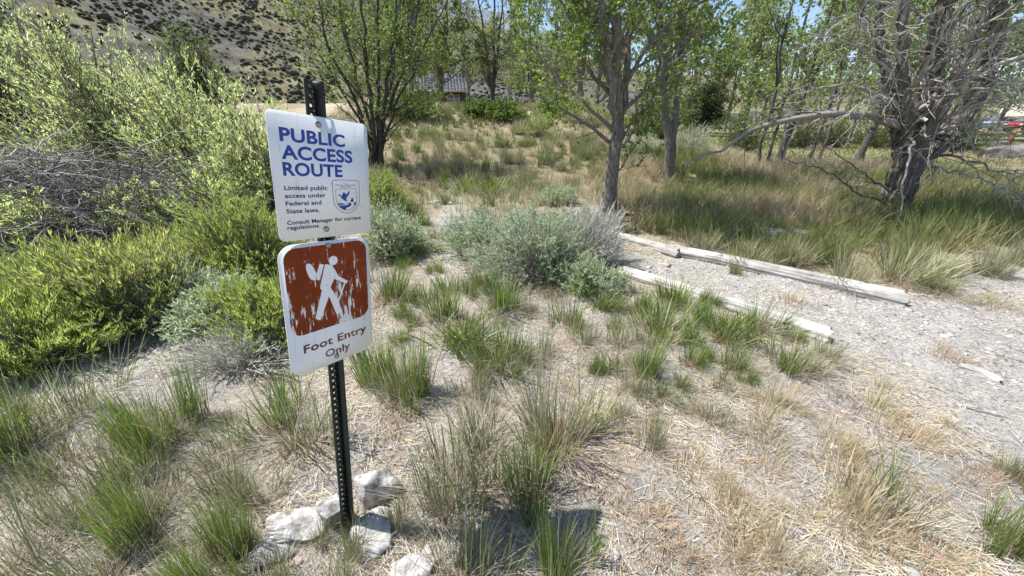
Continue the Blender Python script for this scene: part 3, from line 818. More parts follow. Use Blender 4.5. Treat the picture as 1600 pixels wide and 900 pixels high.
def make_tree(name, label, base, stems, n1=5, n2=6, n3=6, l1=1.4, l2=.7, l3=.35, nl=7, leaf=.05, lw=.55, cols=None, colp=None, bark=(.17, .145, .12), twig=(.20, .175, .15),
              group=None, sides=14, up=.05, t0=.25, extra=None, wig=.03, bare=0.0, K=16, barkmat=None, drop=.15, top_extra=0, ang=(.5, 1.1)):
    """stems: list of (control points in world space, r0, r1); grows limbs, twigs and leaves from them"""
    base = np.asarray(base, float)
    t = tree_thing(name, base, label, group)
    SP, SR = [], []
    for ctrl, r0, r1 in stems:
        SP.append(resample(np.asarray(ctrl) - base, K, wig)); SR.append(np.linspace(0, 1, K) ** .9 * (r1 - r0) + r0)
    SP, SR = np.array(SP), np.array(SR)
    tr = MB()
    for P, R in zip(SP, SR):
        v, f, c_ = tubes(P[None], R[None], sides, [bark])
        # uneven bark surface and a flared foot
        cen = np.repeat(P, sides, 0); d = v - cen
        q = 1 + .22 * (fbm(np.arctan2(d[:, 1], d[:, 0]) * 2.2 + 7, v[:, 2] * 3.0, 5, 3) - .5)
        if P[0][2] < .15: q = q * (1 + .5 * np.exp(-np.maximum(v[:, 2], 0) / .16))
        tr.add(cen + d * q[:, None], f, tint(bark, len(v), .12, .03))
    B1 = spawn(SP, SR, n1, t0, 1.0, ang, l1, .55, 9, .10, up)
    if extra is not None:
        EP = np.array([resample(np.asarray(e[0]) - base, 9, .012) for e in extra]); ER = np.array([np.linspace(e[1], e[2], 9) for e in extra])
        B1 = (np.concatenate([B1[0], EP]), np.concatenate([B1[1], ER]))
    tr.add(*tubes(B1[0], B1[1], 7, tint(bark, len(B1[0]), .15, .03)))
    link("trunk", tr.mesh("trunk", True), barkmat or M_BARK, t)
    B2 = spawn(B1[0], B1[1], n2, .2, 1.0, (.4, 1.2), l2, .5, 6, .16, up * .6, .003)
    B2b = spawn(SP, SR, max(2, n2), max(.3, t0), 1.0, (.6, 1.3), l2, .12, 6, .16, 0, .003)
    B2 = (np.concatenate([B2[0], B2b[0]]), np.concatenate([B2[1], B2b[1]]))
    B3 = spawn(B2[0], B2[1], n3, .2, 1.0, (.4, 1.2), l3, .5, 4, .2, -.02, .0022)
    br = MB(); br.add(*tubes(B2[0], B2[1], 3, tint(twig, len(B2[0]), .2, .04))); br.add(*ribbons(B3[0], B3[1], tint(twig, len(B3[0]), .25, .04)))
    link("branches", br.mesh("branches", True), M_TWIG, t)
    if nl:
        keep = B3[0][rng.random(len(B3[0])) >= bare]
        b, d = along(keep, nl, .1, 1.0)
        d = norm(d * .4 + rng.normal(size=b.shape) * .75 + np.array([0, 0, -drop]))
        L = leaf * rng.uniform(.6, 1.3, len(b))
        cols = cols or [[.12, .19, .03], [.085, .14, .025], [.17, .24, .05]]
        v, f, c_ = leaves(b, d, L, L * lw, mixcol(cols, colp or [3, 2, 1], len(b), .2))
        link("crown", build_mesh("crown", v, [f], c_), M_LEAF, t)
    return t

def copy_tree(o, loc, rz, s, label):
    c_ = o.copy(); COL.objects.link(c_)
    c_.location = [float(q) for q in loc]; c_.rotation_euler = (0, 0, rz); c_.scale = (s, s, s * random.uniform(.9, 1.1))
    c_["label"] = label
    for ch in list(o.children):
        d = ch.copy(); COL.objects.link(d); d.parent = c_
    return c_

# central tree beside the trail
b0 = W(948, 334); Yc = b0[1]
P_ = lambda *a: [AT(x, y, Yc + dy) for x, y, dy in a]
make_tree("leafy_tree", "leafy green tree with a single grey furrowed trunk right behind the sagebrush", b0,
    [([b0 - [0, 0, .1]] + P_((957, 270, 0), (964, 215, .02), (966, 165, 0)) + [AT(966, 90, Yc - .05), AT(958, 0, Yc - .1), AT(948, -160, Yc)], .135, .03),
     (P_((962, 225, .0), (975, 150, .15), (982, 70, .25), (990, -10, .3), (1010, -150, .5)), .07, .025),
     (P_((960, 205, .0), (958, 140, -.15), (946, 60, -.3), (938, 0, -.4), (925, -140, -.7)), .07, .025)],
    n1=8, n2=8, n3=8, l1=1.5, l2=.75, l3=.34, nl=7, leaf=.056, lw=.68, t0=.3, bark=(.235, .205, .175), twig=(.20, .18, .15),
    cols=[[.15, .235, .03], [.10, .165, .022], [.25, .33, .065]], bare=.2, sides=24,
    extra=[(P_((952, 222, 0), (925, 198, -.2), (880, 170, -.45), (838, 150, -.6)), .035, .008),
           (P_((955, 200, 0), (900, 150, -.5), (850, 100, -.9), (815, 60, -1.2)), .035, .008),
           (P_((960, 245, 0), (985, 215, -.1), (995, 190, -.15), (992, 150, -.2)), .022, .006),
           (P_((956, 290, 0), (968, 262, -.1), (990, 232, -.15), (1012, 205, -.2)), .018, .004),
           (P_((965, 180, 0), (1010, 140, .1), (1060, 90, .2), (1110, 50, .2)), .04, .008),
           (P_((965, 150, 0), (1020, 60, -.3), (1060, 20, -.6), (1090, -20, -.8)), .04, .008),
           (P_((963, 160, 0), (900, 80, .3), (860, 30, .6), (840, 0, .8)), .04, .008),
           (P_((962, 232, 0), (985, 185, .3), (1030, 150, .5), (1075, 130, .7)), .03, .006)])

# twin-trunk tree behind it
b1 = W(1046, 281); Y1 = b1[1]
Q_ = lambda *a: [AT(x, y, Y1 + dy) for x, y, dy in a]
make_tree("twin_trunk_tree", "tree with two joined grey trunks standing in the brown meadow grass", b1,
    [([b1 - [0, 0, .1]] + Q_((1046, 230, 0), (1041, 170, 0), (1034, 90, 0), (1026, 0, 0), (1020, -120, 0)), .125, .04),
     ([b1 + [.08, .05, -.1]] + Q_((1050, 230, 0), (1056, 170, .1), (1064, 90, .2), (1074, 0, .3), (1085, -120, .5)), .11, .035)],
    n1=9, n2=7, n3=7, l1=1.7, l2=.8, l3=.4, nl=6, leaf=.075, lw=.65, t0=.38, bark=(.20, .18, .16), sides=18, bare=.2,
    cols=[[.16, .225, .045], [.115, .17, .033], [.24, .30, .085]])

# slender trees further right
def slim(px, py, label, lean=0, r=.07, h=6.5, bark=(.12, .105, .09), **kw):
    b = W(px, py); X = np.array([1, 0, 0])
    ctrl = [b - [0, 0, .1], b + X * lean * .25 + [0, 0, h * .25], b + X * lean * .6 + [0, .1, h * .55], b + X * lean + [0, .1, h]]
    a = dict(n1=9, n2=6, n3=5, l1=1.6, l2=.8, l3=.42, nl=8, leaf=.085, lw=.62, t0=.12, cols=[[.21, .285, .075], [.15, .215, .05], [.32, .39, .14]], bark=bark, group="slender trees in the right meadow", bare=.15)
    a.update(kw)
    return make_tree("slender_tree", label, b, [(ctrl, r, .02)], **a)
slim(1181, 266, "leftmost slender tree of the group left of the big dead-branched tree", -.2, .05)
slim(1196, 262, "thin straight tree just left of the dark leaning trunk", .1, .045)
t_lean = slim(1214, 257, "darkest and thickest of the slender trees, its trunk leaning right", .55, .11, bark=(.085, .075, .065), h=7)
slim(1262, 258, "thin grey sapling midway between leaning dark tree and big tree", .3, .055)
slim(1278, 254, "rear thin sapling right of the midway grey sapling", .5, .05)
slim(1340, 252, "bent dark trunked tree directly left of the big dead-branched tree", .6, .13, h=7)

# big old tree at the right with bleached dead branches
b2 = W(1392, 338); Y2 = b2[1]
S_ = lambda *a: [AT(x, y, Y2 + dy) for x, y, dy in a]
big = tree_thing("old_tree", b2, "big old leaning tree with furrowed trunk and tangled bleached dead branches")
def stem_mesh(mb_, ctrl, r0, r1, K, sides, col, furrow=.16, flare=0.0, seed=3):
    P = resample(np.asarray(ctrl) - b2, K, .015); R = np.linspace(0, 1, K) ** .8 * (r1 - r0) + r0
    v, f, c_ = tubes(P[None], R[None], sides, [col]); cen = np.repeat(P, sides, 0); d = v - cen
    an = np.tile(np.arange(sides) * 2 * np.pi / sides, K); zz = np.repeat(np.arange(K), sides) * (np.linalg.norm(P[-1] - P[0]) / K)
    fu = np.abs(vnoise(an * 5.5 + .8 * fbm(an, zz * 2, seed, 2), zz * 1.1 + 3, seed) - .5) * 2
    fu2 = np.abs(vnoise(an * 11, zz * 2.6, seed + 1) - .5) * 2
    q = 1 - furrow * (1 - fu) ** 3 - furrow * .4 * (1 - fu2) ** 2 + .18 * (fbm(np.cos(an) * 1.4 + 3, np.sin(an) * 1.4 + zz * .6, seed, 2) - .5)
    if flare: q = q * (1 + flare * np.exp(-np.maximum(v[:, 2], 0) / .3) * (.7 + .6 * np.cos(an * 5)))
    mb_.add(cen + d * q[:, None], f, tint(col, len(v), .1, .03)); return P, R
tm = MB(); greyb = (.23, .205, .175)
st = [stem_mesh(tm, [b2 - [0, 0, .15]] + S_((1408, 290, 0), (1432, 225, 0), (1448, 150, .1), (1462, 80, .2), (1480, 0, .2), (1500, -150, .3)), .26, .08, 60, 96, greyb, .22, .05, 3),
      stem_mesh(tm, S_((1415, 270, .1), (1470, 225, .3), (1520, 165, .5), (1550, 90, .6), (1565, 0, .7), (1570, -140, .8)), .17, .07, 50, 64, (.16, .14, .12), .2, 0, 9),
      stem_mesh(tm, S_((1425, 240, 0), (1410, 150, -.2), (1405, 80, -.3), (1415, 0, -.3), (1425, -120, -.3)), .11, .05, 40, 40, greyb, .18, 0, 13),
      stem_mesh(tm, S_((1420, 260, -.1), (1455, 200, -.3), (1490, 140, -.4), (1520, 60, -.3), (1540, -20, -.2), (1560, -140, 0)), .12, .05, 40, 40, greyb, .18, 0, 17),
      stem_mesh(tm, S_((1405, 280, .1), (1400, 220, .3), (1385, 140, .5), (1375, 50, .6), (1370, -60, .8), (1368, -140, .9)), .10, .04, 40, 40, (.19, .17, .145), .18, 0, 21)]
link("trunk", tm.mesh("trunk", True), M_BARKBIG, big)
DEAD = (.37, .345, .31); DARKD = (.17, .15, .13)
limbs = [  # (points, r0, r1, colour)
    (S_((1425, 200, 0), (1380, 186, -.2), (1330, 178, -.3), (1270, 180, -.35), (1210, 188, -.3), (1160, 212, -.35), (1120, 238, -.4), (1082, 250, -.4)), .062, .022, (.25, .225, .195)),
    (S_((1440, 170, 0), (1490, 140, -.5), (1540, 110, -.8), (1600, 85, -1.0), (1680, 60, -1.2)), .045, .014, DEAD),
    (S_((1435, 190, 0), (1500, 175, -.6), (1560, 150, -.9), (1640, 120, -1.2)), .035, .010, DEAD),
    (S_((1425, 150, 0), (1450, 95, -.5), (1480, 40, -.7), (1510, -15, -.9)), .032, .010, DEAD),
    (S_((1420, 140, 0), (1400, 80, -.4), (1395, 30, -.6), (1410, -30, -.8)), .03, .010, DEAD),
    (S_((1385, 320, -.1), (1340, 300, -.3), (1300, 272, -.4), (1255, 255, -.5), (1225, 250, -.6)), .022, .006, DARKD),
    (S_((1390, 300, -.1), (1355, 275, -.2), (1320, 250, -.2), (1280, 222, -.2)), .020, .005, DARKD),
    (S_((1425, 205, -.3), (1420, 245, -.9), (1408, 290, -1.05), (1402, 355, -1.1)), .020, .008, (.30, .28, .25)),
    (S_((1440, 200, -.2), (1455, 225, -.6), (1450, 265, -.7)), .014, .005, (.28, .26, .23)),
    (S_((1450, 262, -.1), (1500, 268, -.5), (1560, 290, -.8), (1600, 312, -1.0)), .018, .006, DEAD),
    (S_((1440, 240, -.1), (1500, 245, -.5), (1550, 262, -.7), (1620, 268, -.9)), .022, .006, DARKD),
    (S_((1430, 180, 0), (1360, 140, -.3), (1300, 130, -.5), (1240, 150, -.6)), .026, .006, (.30, .27, .24)),
    (S_((1425, 160, 0), (1370, 90, -.4), (1320, 60, -.6), (1260, 50, -.8)), .026, .006, (.30, .27, .24)),
    (S_((1440, 210, -.1), (1480, 200, -.5), (1530, 190, -.8), (1590, 200, -1.1)), .026, .006, DEAD),
    (S_((1470, 130, -.2), (1520, 95, -.7), (1570, 50, -1.0), (1640, 20, -1.2)), .026, .007, DEAD), (S_((1460, 110, -.1), (1500, 60, -.6), (1560, 25, -.8), (1620, -10, -1.0)), .024, .007, DEAD),
    (S_((1450, 160, -.1), (1520, 140, -.9), (1570, 128, -1.2), (1630, 130, -1.4)), .022, .006, DEAD), (S_((1420, 120, -.1), (1360, 60, -.5), (1330, 20, -.7), (1310, -20, -.9)), .022, .006, DEAD), (S_((1415, 170, -.1), (1370, 150, -.6), (1345, 160, -.8), (1320, 185, -.9)), .018, .005, DEAD)]
dead_tw = []
for pts, r0, r1, cl in limbs:
    P = resample(np.asarray(pts) - b2, 18, .018)[None]; R = np.linspace(r0, r1, 18)[None]
    m_ = MB(); v, f, c_ = tubes(P, R, 8, [cl]); m_.add(v, f, tint(cl, len(v), .12, .03))
    b2s = spawn(P, R, 6 if P[0, -1, 2] < P[0, 0, 2] - .5 else 20, .15, 1.0, (.4, 1.3), .65, .45, 6, .16, -.06, .0045)
    b3s = spawn(b2s[0], b2s[1], 4, .2, 1.0, (.4, 1.2), .28, .5, 4, .25, -.05, .0025)
    m_.add(*tubes(b2s[0], b2s[1], 4, tint(cl, len(b2s[0]), .25, .04))); m_.add(*ribbons(b3s[0], b3s[1], tint(cl, len(b3s[0]), .25, .04)))
    link("limb", m_.mesh("limb", True), M_TWIG, big)
SP = np.array([resample(P, 16) for P, R in st]); SR = np.array([np.interp(np.linspace(0, 1, 16), np.linspace(0, 1, len(R)), R) for P, R in st])
B1 = spawn(SP, SR, 9, .45, 1.0, (.5, 1.2), 1.7, .3, 8, .12, .05); B2 = spawn(B1[0], B1[1], 6, .25, 1.0, (.5, 1.2), .8, .5, 6, .16, -.03, .003); B3 = spawn(B2[0], B2[1], 6, .2, 1.0, (.4, 1.2), .4, .5, 4, .2, -.05, .0022)
m_ = MB(); m_.add(*tubes(B1[0], B1[1], 6, tint((.24, .215, .185), len(B1[0])))); m_.add(*tubes(B2[0], B2[1], 4, tint((.28, .25, .22), len(B2[0])))); m_.add(*ribbons(B3[0], B3[1], tint((.28, .25, .22), len(B3[0]))))
link("branches", m_.mesh("branches", True), M_TWIG, big)
b, d = along(B3[0], 8, .1, 1); d = norm(d * .4 + rng.normal(size=b.shape) * .7 + [0, 0, -.15]); L = .065 * rng.uniform(.6, 1.3, len(b))
v, f, c_ = leaves(b, d, L, L * .55, mixcol([[.14, .20, .04], [.10, .15, .03], [.22, .28, .07]], [3, 3, 1], len(b)))
link("crown", build_mesh("crown", v, [f], c_), M_LEAF, big)

# many-stemmed tree left of the trail
b3 = W(590, 262); Y3 = b3[1]
R_ = lambda *a: [AT(x, y, Y3 + dy) for x, y, dy in a]
stems3 = []
for tx, ty, dy, r in ((480, -60, -.6, .05), (520, -80, .4, .055), (560, -100, -.4, .07), (590, -110, .5, .07), (625, -90, -.5, .06), (665, -60, .2, .06), (700, 0, -.4, .045), (450, 10, .3, .04), (640, -100, .9, .05)):
    mx_, my_ = 588 + (tx - 588) * .35, 150
    stems3.append(([b3 + [rng.uniform(-.15, .15), rng.uniform(-.1, .1), -.1]] + R_((588 + (tx - 588) * .12, 200, dy * .2), (mx_, my_, dy * .4), (588 + (tx - 588) * .7, 65, dy * .8), (tx, ty, dy)), r, .015))
make_tree("bushy_tree", "bushy many-stemmed green tree behind the sign, its stems fanning out", b3, stems3, n1=7, n2=6, n3=5, l1=1.2, l2=.65, l3=.34, nl=7, leaf=.055, lw=.62, t0=.14,
    bark=(.085, .075, .065), twig=(.12, .105, .09), cols=[[.175, .24, .055], [.12, .18, .04], [.26, .32, .09]], bare=.2, sides=9,
    extra=[(R_((592, 232, 0), (612, 212, -.2), (625, 190, -.3), (640, 175, -.4)), .02, .005), (R_((588, 215, 0), (545, 180, -.3), (510, 150, -.5), (480, 130, -.6)), .02, .005)])

# background trees around the cabin
def bg_tree(px, py, Yd, h, label, name="background_tree", r=.16, stemn=3, spread=1.2, cols=None, leaf=.13, nl=5, bark=(.20, .18, .155), **kw):
    p0 = AT(px, py, Yd); b = np.array([p0[0], Yd, float(height(p0[0], Yd))])
    stems = []
    for k in range(stemn):
        a = rng.uniform(0, 2 * np.pi); q = np.array([math.cos(a), math.sin(a), 0]) * spread * rng.uniform(.4, 1.1)
        stems.append(([b - [0, 0, .2], b + q * .15 + [0, 0, h * .25], b + q * .55 + [0, 0, h * .6], b + q + [0, 0, h * rng.uniform(.85, 1.1)]], r * rng.uniform(.6, 1), .03))
    a = dict(n1=8, n2=6, n3=5, l1=h * .26, l2=h * .13, l3=h * .065, nl=int(nl * 2.6), leaf=leaf * 1.0, lw=.6, t0=.15, bark=bark, cols=cols, sides=8, group="trees around the cabin")
    a.update(kw)
    return make_tree(name, label, b, stems, **a)
gy_ = [[.23, .28, .11], [.18, .225, .08], [.31, .35, .17]]
tb = bg_tree(690, 175, 24, 7.5, "green tree left of the cabin roof, behind the bushy tree", cols=[[.16, .23, .055], [.12, .18, .04], [.23, .29, .09]], leaf=.12)
bg_tree(645, 180, 21, 6.5, "tree directly behind the bushy many-stemmed tree", leaf=.12, cols=[[.16, .23, .055], [.12, .18, .04], [.23, .29, .09]])
bg_tree(770, 165, 25, 6.5, "airy pale green tree with dark forked trunk right of the cabin", cols=gy_, leaf=.11, nl=4, bare=.2, bark=(.10, .09, .08))
bg_tree(795, 165, 38, 13, "tall bare-topped tree with pale upright branches behind the cabin", cols=gy_, nl=2, leaf=.15, bare=.6, bark=(.30, .28, .25), twig=(.30, .28, .25))
tp_ = bg_tree(865, 160, 30, 9, "pale sparse tree behind the central leafy tree's left branches", cols=gy_, nl=3, leaf=.14, bare=.35, twig=(.30, .28, .25))
bg_tree(905, 165, 22, 6, "low spreading tree between the cabin and the central leafy tree", cols=gy_, nl=4, leaf=.11)
bg_tree(655, 170, 46, 15, "tall tree with dark bare crown forks on the skyline above the cabin", cols=gy_, nl=3, leaf=.18, bare=.5, bark=(.14, .12, .11))
for k, (qx, Yd, s_, lb) in enumerate(((610, 30, 1.1, "background tree right behind the top of the bushy tree"), (735, 50, 1.5, "grey green tree rising above the cabin's right roof end"), (830, 34, 1.2, "grey green tree between the forked tree and the pale sparse tree"), (560, 34, 1.2, "background tree left of the bushy tree's stems"), (880, 46, 1.5, "tall background tree behind the pale sparse tree"), (930, 40, 1.3, "background tree left of the central trunk on the far side of the rise"))):
    p0 = AT(qx, 180, Yd); copy_tree((tb, tp_)[k % 2], (p0[0], Yd, float(height(p0[0], Yd))), k * 2.1, s_, lb)
# trees along the far edge of the lawn
RGP = "trees along the far edge of the lawn"
t1_ = bg_tree(1010, 190, 36, 9, "far pale green tree seen left of the twin trunks", cols=gy_, leaf=.16, group=RGP)
t2_ = bg_tree(1135, 190, 44, 11, "far pale green tree right of the dark conifer", cols=[[.28, .34, .15], [.21, .27, .11], [.36, .40, .22]], leaf=.2, group=RGP)
spots = [(1240, 40, 1.0, "far tree showing behind the dark leaning slender trunk"), (1320, 34, .95, "far tree showing between the slender trees and the old tree"), (1400, 46, 1.15, "far tree directly behind the trunk of the old tree"),
         (1480, 30, .85, "far tree behind the dead branches right of the old trunk"), (1560, 42, 1.1, "far tree above the parked cars"), (1075, 52, 1.05, "farthest tree left of the dark conifer"), (1650, 30, .9, "far tree at the right edge above the red rail"), (960, 55, 1.0, "far tree directly behind the central tree trunk"), (1105, 33, .8, "low far tree directly behind the dark conifer"), (1290, 26, .75, "nearer lawn-edge tree behind the thin saplings"), (1370, 27, .8, "nearer lawn-edge tree just left of the old trunk"), (1440, 36, 1.0, "far tree filling the gap right of the old trunk"), (1520, 27, .8, "nearer lawn-edge tree behind the bleached branches"), (1610, 36, 1.0, "far tree at the right edge behind the dark red car"), (1165, 31, .85, "lawn-edge tree between the conifer and leftmost slender tree"), (1040, 40, .9, "far tree showing between the twin trunks and conifer"), (1190, 58, 1.1, "far tree behind the leftmost slender tree")]
for k, (qx, Yd, s_, lb) in enumerate(spots):
    p0 = AT(qx, 190, Yd); copy_tree((t1_, t2_)[k % 2], (p0[0], Yd, float(height(p0[0], Yd))), k * 1.7, s_, lb)

# dark conifer on the lawn
bj = AT(1096, 190, 23); bj = np.array([bj[0], 23, float(height(bj[0], 23))])
cj = tree_thing("conifer", bj, "dense dark green conifer with bare foot on the far lawn", None)
P = resample([[0, 0, -.1], [0, 0, 1.2], [0, 0, 3.2]], 10)[None]; R = np.linspace(.16, .03, 10)[None]
link("trunk", MB().add(*tubes(P, R, 10, [(.06, .05, .04)])).mesh("trunk", True), M_BARK, cj)
NCJ = 60; zc_ = rng.uniform(.7, 2.9, NCJ); ac_ = rng.uniform(0, 2 * np.pi, NCJ); rc_ = (1.15 * (1 - smooth(1.0, 3.3, zc_)) ** .8 + .12) * rng.uniform(.35, 1.15, NCJ)
kk = rng.integers(0, NCJ, 9000); cen = np.stack([rc_ * np.cos(ac_), rc_ * np.sin(ac_), zc_], -1)[kk]
b = cen + rng.normal(size=(9000, 3)) * np.array([.19, .19, .12]); a = np.arctan2(b[:, 1], b[:, 0]); d = np.stack([np.cos(a), np.sin(a), np.full(9000, .25)], -1) + rng.normal(size=(9000, 3)) * .5
v, f, c_ = leaves(b, d, .16 * rng.uniform(.6, 1.2, 9000), .05, mixcol([[.035, .055, .022], [.055, .08, .03], [.08, .105, .045]], [3, 2, 1], 9000))
link("crown", build_mesh("crown", v, [f], c_), M_SHRUB, cj)

# ------------------------------------------------------------------ shrubs
def shrub(name, label, base, rx, ry, h, kind, n=120, group=None, cat="shrub", lean=(0, 0)):
    K = {  # leaf length, width, colours, weights, twigs per stem, leaves per twig, stem colour, leafy from
        'rabbit': (.058, .006, [[.36, .43, .12], [.28, .36, .09], [.50, .53, .21]], [3, 3, 1.3], 6, 13, (.27, .24, .19), .5),
        'yellow': (.058, .0062, [[.27, .325, .11], [.19, .25, .08], [.37, .39, .17]], [3, 3, 1], 6, 13, (.30, .27, .22), .55),
        'sage': (.036, .0095, [[.42, .49, .31], [.34, .41, .24], [.54, .59, .43]], [3, 2, 1], 7, 9, (.36, .33, .29), .45),
        'willow': (.066, .0145, [[.50, .57, .23], [.40, .48, .17], [.66, .70, .38]], [3, 2, 1.8], 10, 14, (.20, .175, .14), .12),
        'green': (.08, .030, [[.13, .19, .045], [.18, .24, .065], [.09, .14, .035]], [3, 2, 2], 8, 10, (.12, .1, .08), .15),
        'twig': (.03, .006, [[.36, .40, .27]], [1], 9, 2, (.52, .49, .45), .1)}[kind]
    ll, lw, cols, cw, nt, nl, sc, lf = K
    base = np.asarray(base, float)
    t = empty(name, base); tag(t, label, cat, group)
    ph = rng.uniform(0, 2 * np.pi, n); u = rng.uniform(0, 1, n); th = np.arccos(1 - u * .97) if kind != 'willow' else np.arccos(1 - u * .8)
    lump = .72 + .5 * vnoise(ph * 1.3 + base[0] * 3, th * 2.2, int(abs(base[1] * 10)))
    end = np.stack([rx * np.sin(th) * np.cos(ph), ry * np.sin(th) * np.sin(ph), h * (.12 + .88 * np.cos(th))], -1) * (lump * rng.uniform(.8, 1.05, n))[:, None]
    end[:, 0] += lean[0] * end[:, 2]; end[:, 1] += lean[1] * end[:, 2]
    root = np.stack([rng.normal(size=n) * rx * .14, rng.normal(size=n) * ry * .14, np.full(n, -.03)], -1)
    mid = root * .5 + end * .5; mid[:, :2] *= .8; mid[:, 2] *= 1.05
    KK = 7; s = np.linspace(0, 1, KK)[None, :, None]
    P = root[:, None] * (1 - s) ** 2 + 2 * mid[:, None] * s * (1 - s) + end[:, None] * s ** 2
    P = P + rng.normal(size=P.shape) * .012 * max(h, .4) * s
    r0 = .0045 + .007 * h * rng.uniform(.5, 1.2, n)
    R = r0[:, None] * np.linspace(1, .3, KK)[None]
    m_ = MB(); m_.add(*tubes(P[:, ::2], R[:, ::2], 3, tint(sc, n, .25, .05)))
    T = spawn(P, R, nt, lf, 1.0, (.2, .8), .22 * h + .06, .6, 4, .14, .10, .0016)
    m_.add(*ribbons(T[0], T[1], tint(sc, len(T[0]), .25, .05)))
    link("stems", m_.mesh("stems", True), M_TWIG, t)
    if kind in ('willow', 'green') and base[1] > 7.5: nl = max(5, nl // 2); lw = lw * 1.6
    b, d = along(T[0], nl, .1, 1.0)
    jt, upv = (.3, .55) if kind in ('rabbit', 'yellow') else (.55, .25)
    dd = norm(d * 1.1 + rng.normal(size=b.shape) * jt + [0, 0, upv])
    sc_ = rng.uniform(.65, 1.3, len(b))
    lc = mixcol(cols, cw, len(b), .2)
    if kind == 'yellow':      # flower heads at the shoot tips
        tip = (b[:, 2] > h * .62) & (rng.random(len(b)) < .38)
        lc[tip] = mixcol([[.62, .60, .18], [.50, .53, .16], [.70, .69, .36]], [2, 2, 1], len(b), .15)[tip]
    v, f, c_ = leaves(b, dd, ll * sc_, lw * rng.uniform(.8, 1.2, len(b)), lc, .1)
    link("foliage", build_mesh("foliage", v, [f], c_), M_SHRUB, t)
    return t

# sagebrush group at the trail fork
SG = "sagebrush at the trail fork"
p = W(762, 412); shrub("sagebrush", "silvery green sagebrush left of the fork, its left lobe over the trail", p + [0, .35, 0], .74, .55, .66, 'sage', 210, SG)
p = W(850, 455); shrub("sagebrush", "largest silvery green sagebrush in front of the central tree", p + [-.05, .4, 0], .70, .55, .72, 'sage', 230, SG)
p = W(925, 425); shrub("sagebrush", "half dead sagebrush with bare silver twigs beside the logs", p + [-.05, .25, 0], .55, .45, .78, 'twig', 260, SG)
p = W(880, 395); shrub("sagebrush", "rear sagebrush at the foot of the central tree", p + [0, .5, 0], .75, .45, .5, 'sage', 160, SG)
p = W(925, 460); shrub("sagebrush", "low grey green sagebrush clump by the near log's end", p + [0, .1, 0], .35, .3, .36, 'sage', 110, SG)
# left of the trail
p = W(598, 335); shrub("rabbitbrush", "yellow green rabbitbrush right of the white sign", p, .55, .5, .75, 'rabbit', 220)
p = W(606, 405); shrub("sagebrush", "pale silver sagebrush just right of the signs' joint", p + [0, .2, 0], .42, .4, .66, 'sage', 200)
p = W(385, 450); shrub("rabbitbrush", "bright green rabbitbrush with pale seed tips directly left of the signs", p + [0, .15, 0], .62, .5, .86, 'rabbit', 320)
p = W(335, 525); shrub("sagebrush", "grey sagebrush between the yellow-tipped rabbitbrush and the signs", p + [0, .1, 0], .40, .32, .42, 'sage', 170)
p = W(415, 540); shrub("rabbitbrush", "low green rabbitbrush tight against the lower sign's left edge", p + [0, .1, 0], .36, .3, .5, 'rabbit', 150)
p = W(372, 575); shrub("dead_sagebrush", "low dead shrub of bleached tangled twigs left of the lower sign", p + [0, .05, 0], .50, .30, .26, 'twig', 160)
p = W(250, 520); shrub("dead_sagebrush", "grey twiggy shrub in front of the yellow rabbitbrush", p + [0, .3, 0], .38, .35, .55, 'twig', 130)
p = W(175, 520); shrub("rabbitbrush", "yellow-tipped rabbitbrush at left, in front of the dead brush", p + [0, .2, 0], .70, .6, .62, 'yellow', 340, "yellow rabbitbrush at left")
p = W(70, 520); shrub("rabbitbrush", "green rabbitbrush at the left edge, left of the yellow-tipped one", p + [0, .2, 0], .80, .6, .60, 'rabbit', 300, "yellow rabbitbrush at left")
p = W(25, 585); shrub("rabbitbrush", "lowest rabbitbrush at the left edge, dark green below", p + [0, .1, 0], .5, .45, .5, 'rabbit', 200, "yellow rabbitbrush at left")
p = W(240, 455); shrub("rabbitbrush", "small yellow green rabbitbrush behind the yellow-tipped one", p + [0, .2, 0], .5, .4, .55, 'yellow', 200, "yellow rabbitbrush at left")
# small shrubs in the meadow
for qx, qy, s_, kd, lb in ((868, 318, .42, 'sage', "small green shrub behind the sagebrush group, nearest the central trunk"), (842, 212, .8, 'rabbit', "dark green shrub on the rise left of the central tree"),
        (790, 190, .9, 'green', "dense green bush at the top of the rise below the forked tree"), (905, 192, 1.1, 'rabbit', "wide bush on the rise behind the central tree's left branches"), (752, 184, .8, 'green', "low bush right beside the cabin wall"),
        (640, 186, 1.5, 'green', "shaded dark bush at the left of the cabin"), (1075, 232, .9, 'sage', "grey green bush just right of the twin trunks"), (1000, 238, .7, 'sage', "small grey bush left of the twin trunks"),
        (960, 200, 1.0, 'rabbit', "bush half hidden behind the central tree trunk"), (870, 180, 1.0, 'green', "rear bush at the right top of the rise"), (1150, 225, .8, 'rabbit', "green bush behind the leftmost slender tree")):
    p = W(qx, qy); shrub("meadow_shrub", lb, p, s_, s_ * .8, s_ * .85, kd, 110, "shrubs in the meadow")

for qx, qy, s_, lb in ((1160, 236, 1.5, "leafy undergrowth shrub behind the two thin left trunks"), (1245, 232, 1.7, "leafy undergrowth shrub right of the dark leaning trunk"), (1305, 230, 1.5, "leafy undergrowth shrub behind the thin saplings"), (1365, 232, 1.8, "leafy undergrowth shrub behind the bent dark trunk"), (1500, 238, 1.6, "leafy undergrowth shrub right of the old tree before the red rail"), (1030, 215, 1.3, "leafy undergrowth shrub behind the twin trunks")):
    p = W(qx, qy); shrub("undergrowth_shrub", lb, p, s_, s_ * .8, s_ * 1.25, 'green', 80, "leafy undergrowth along the lawn")
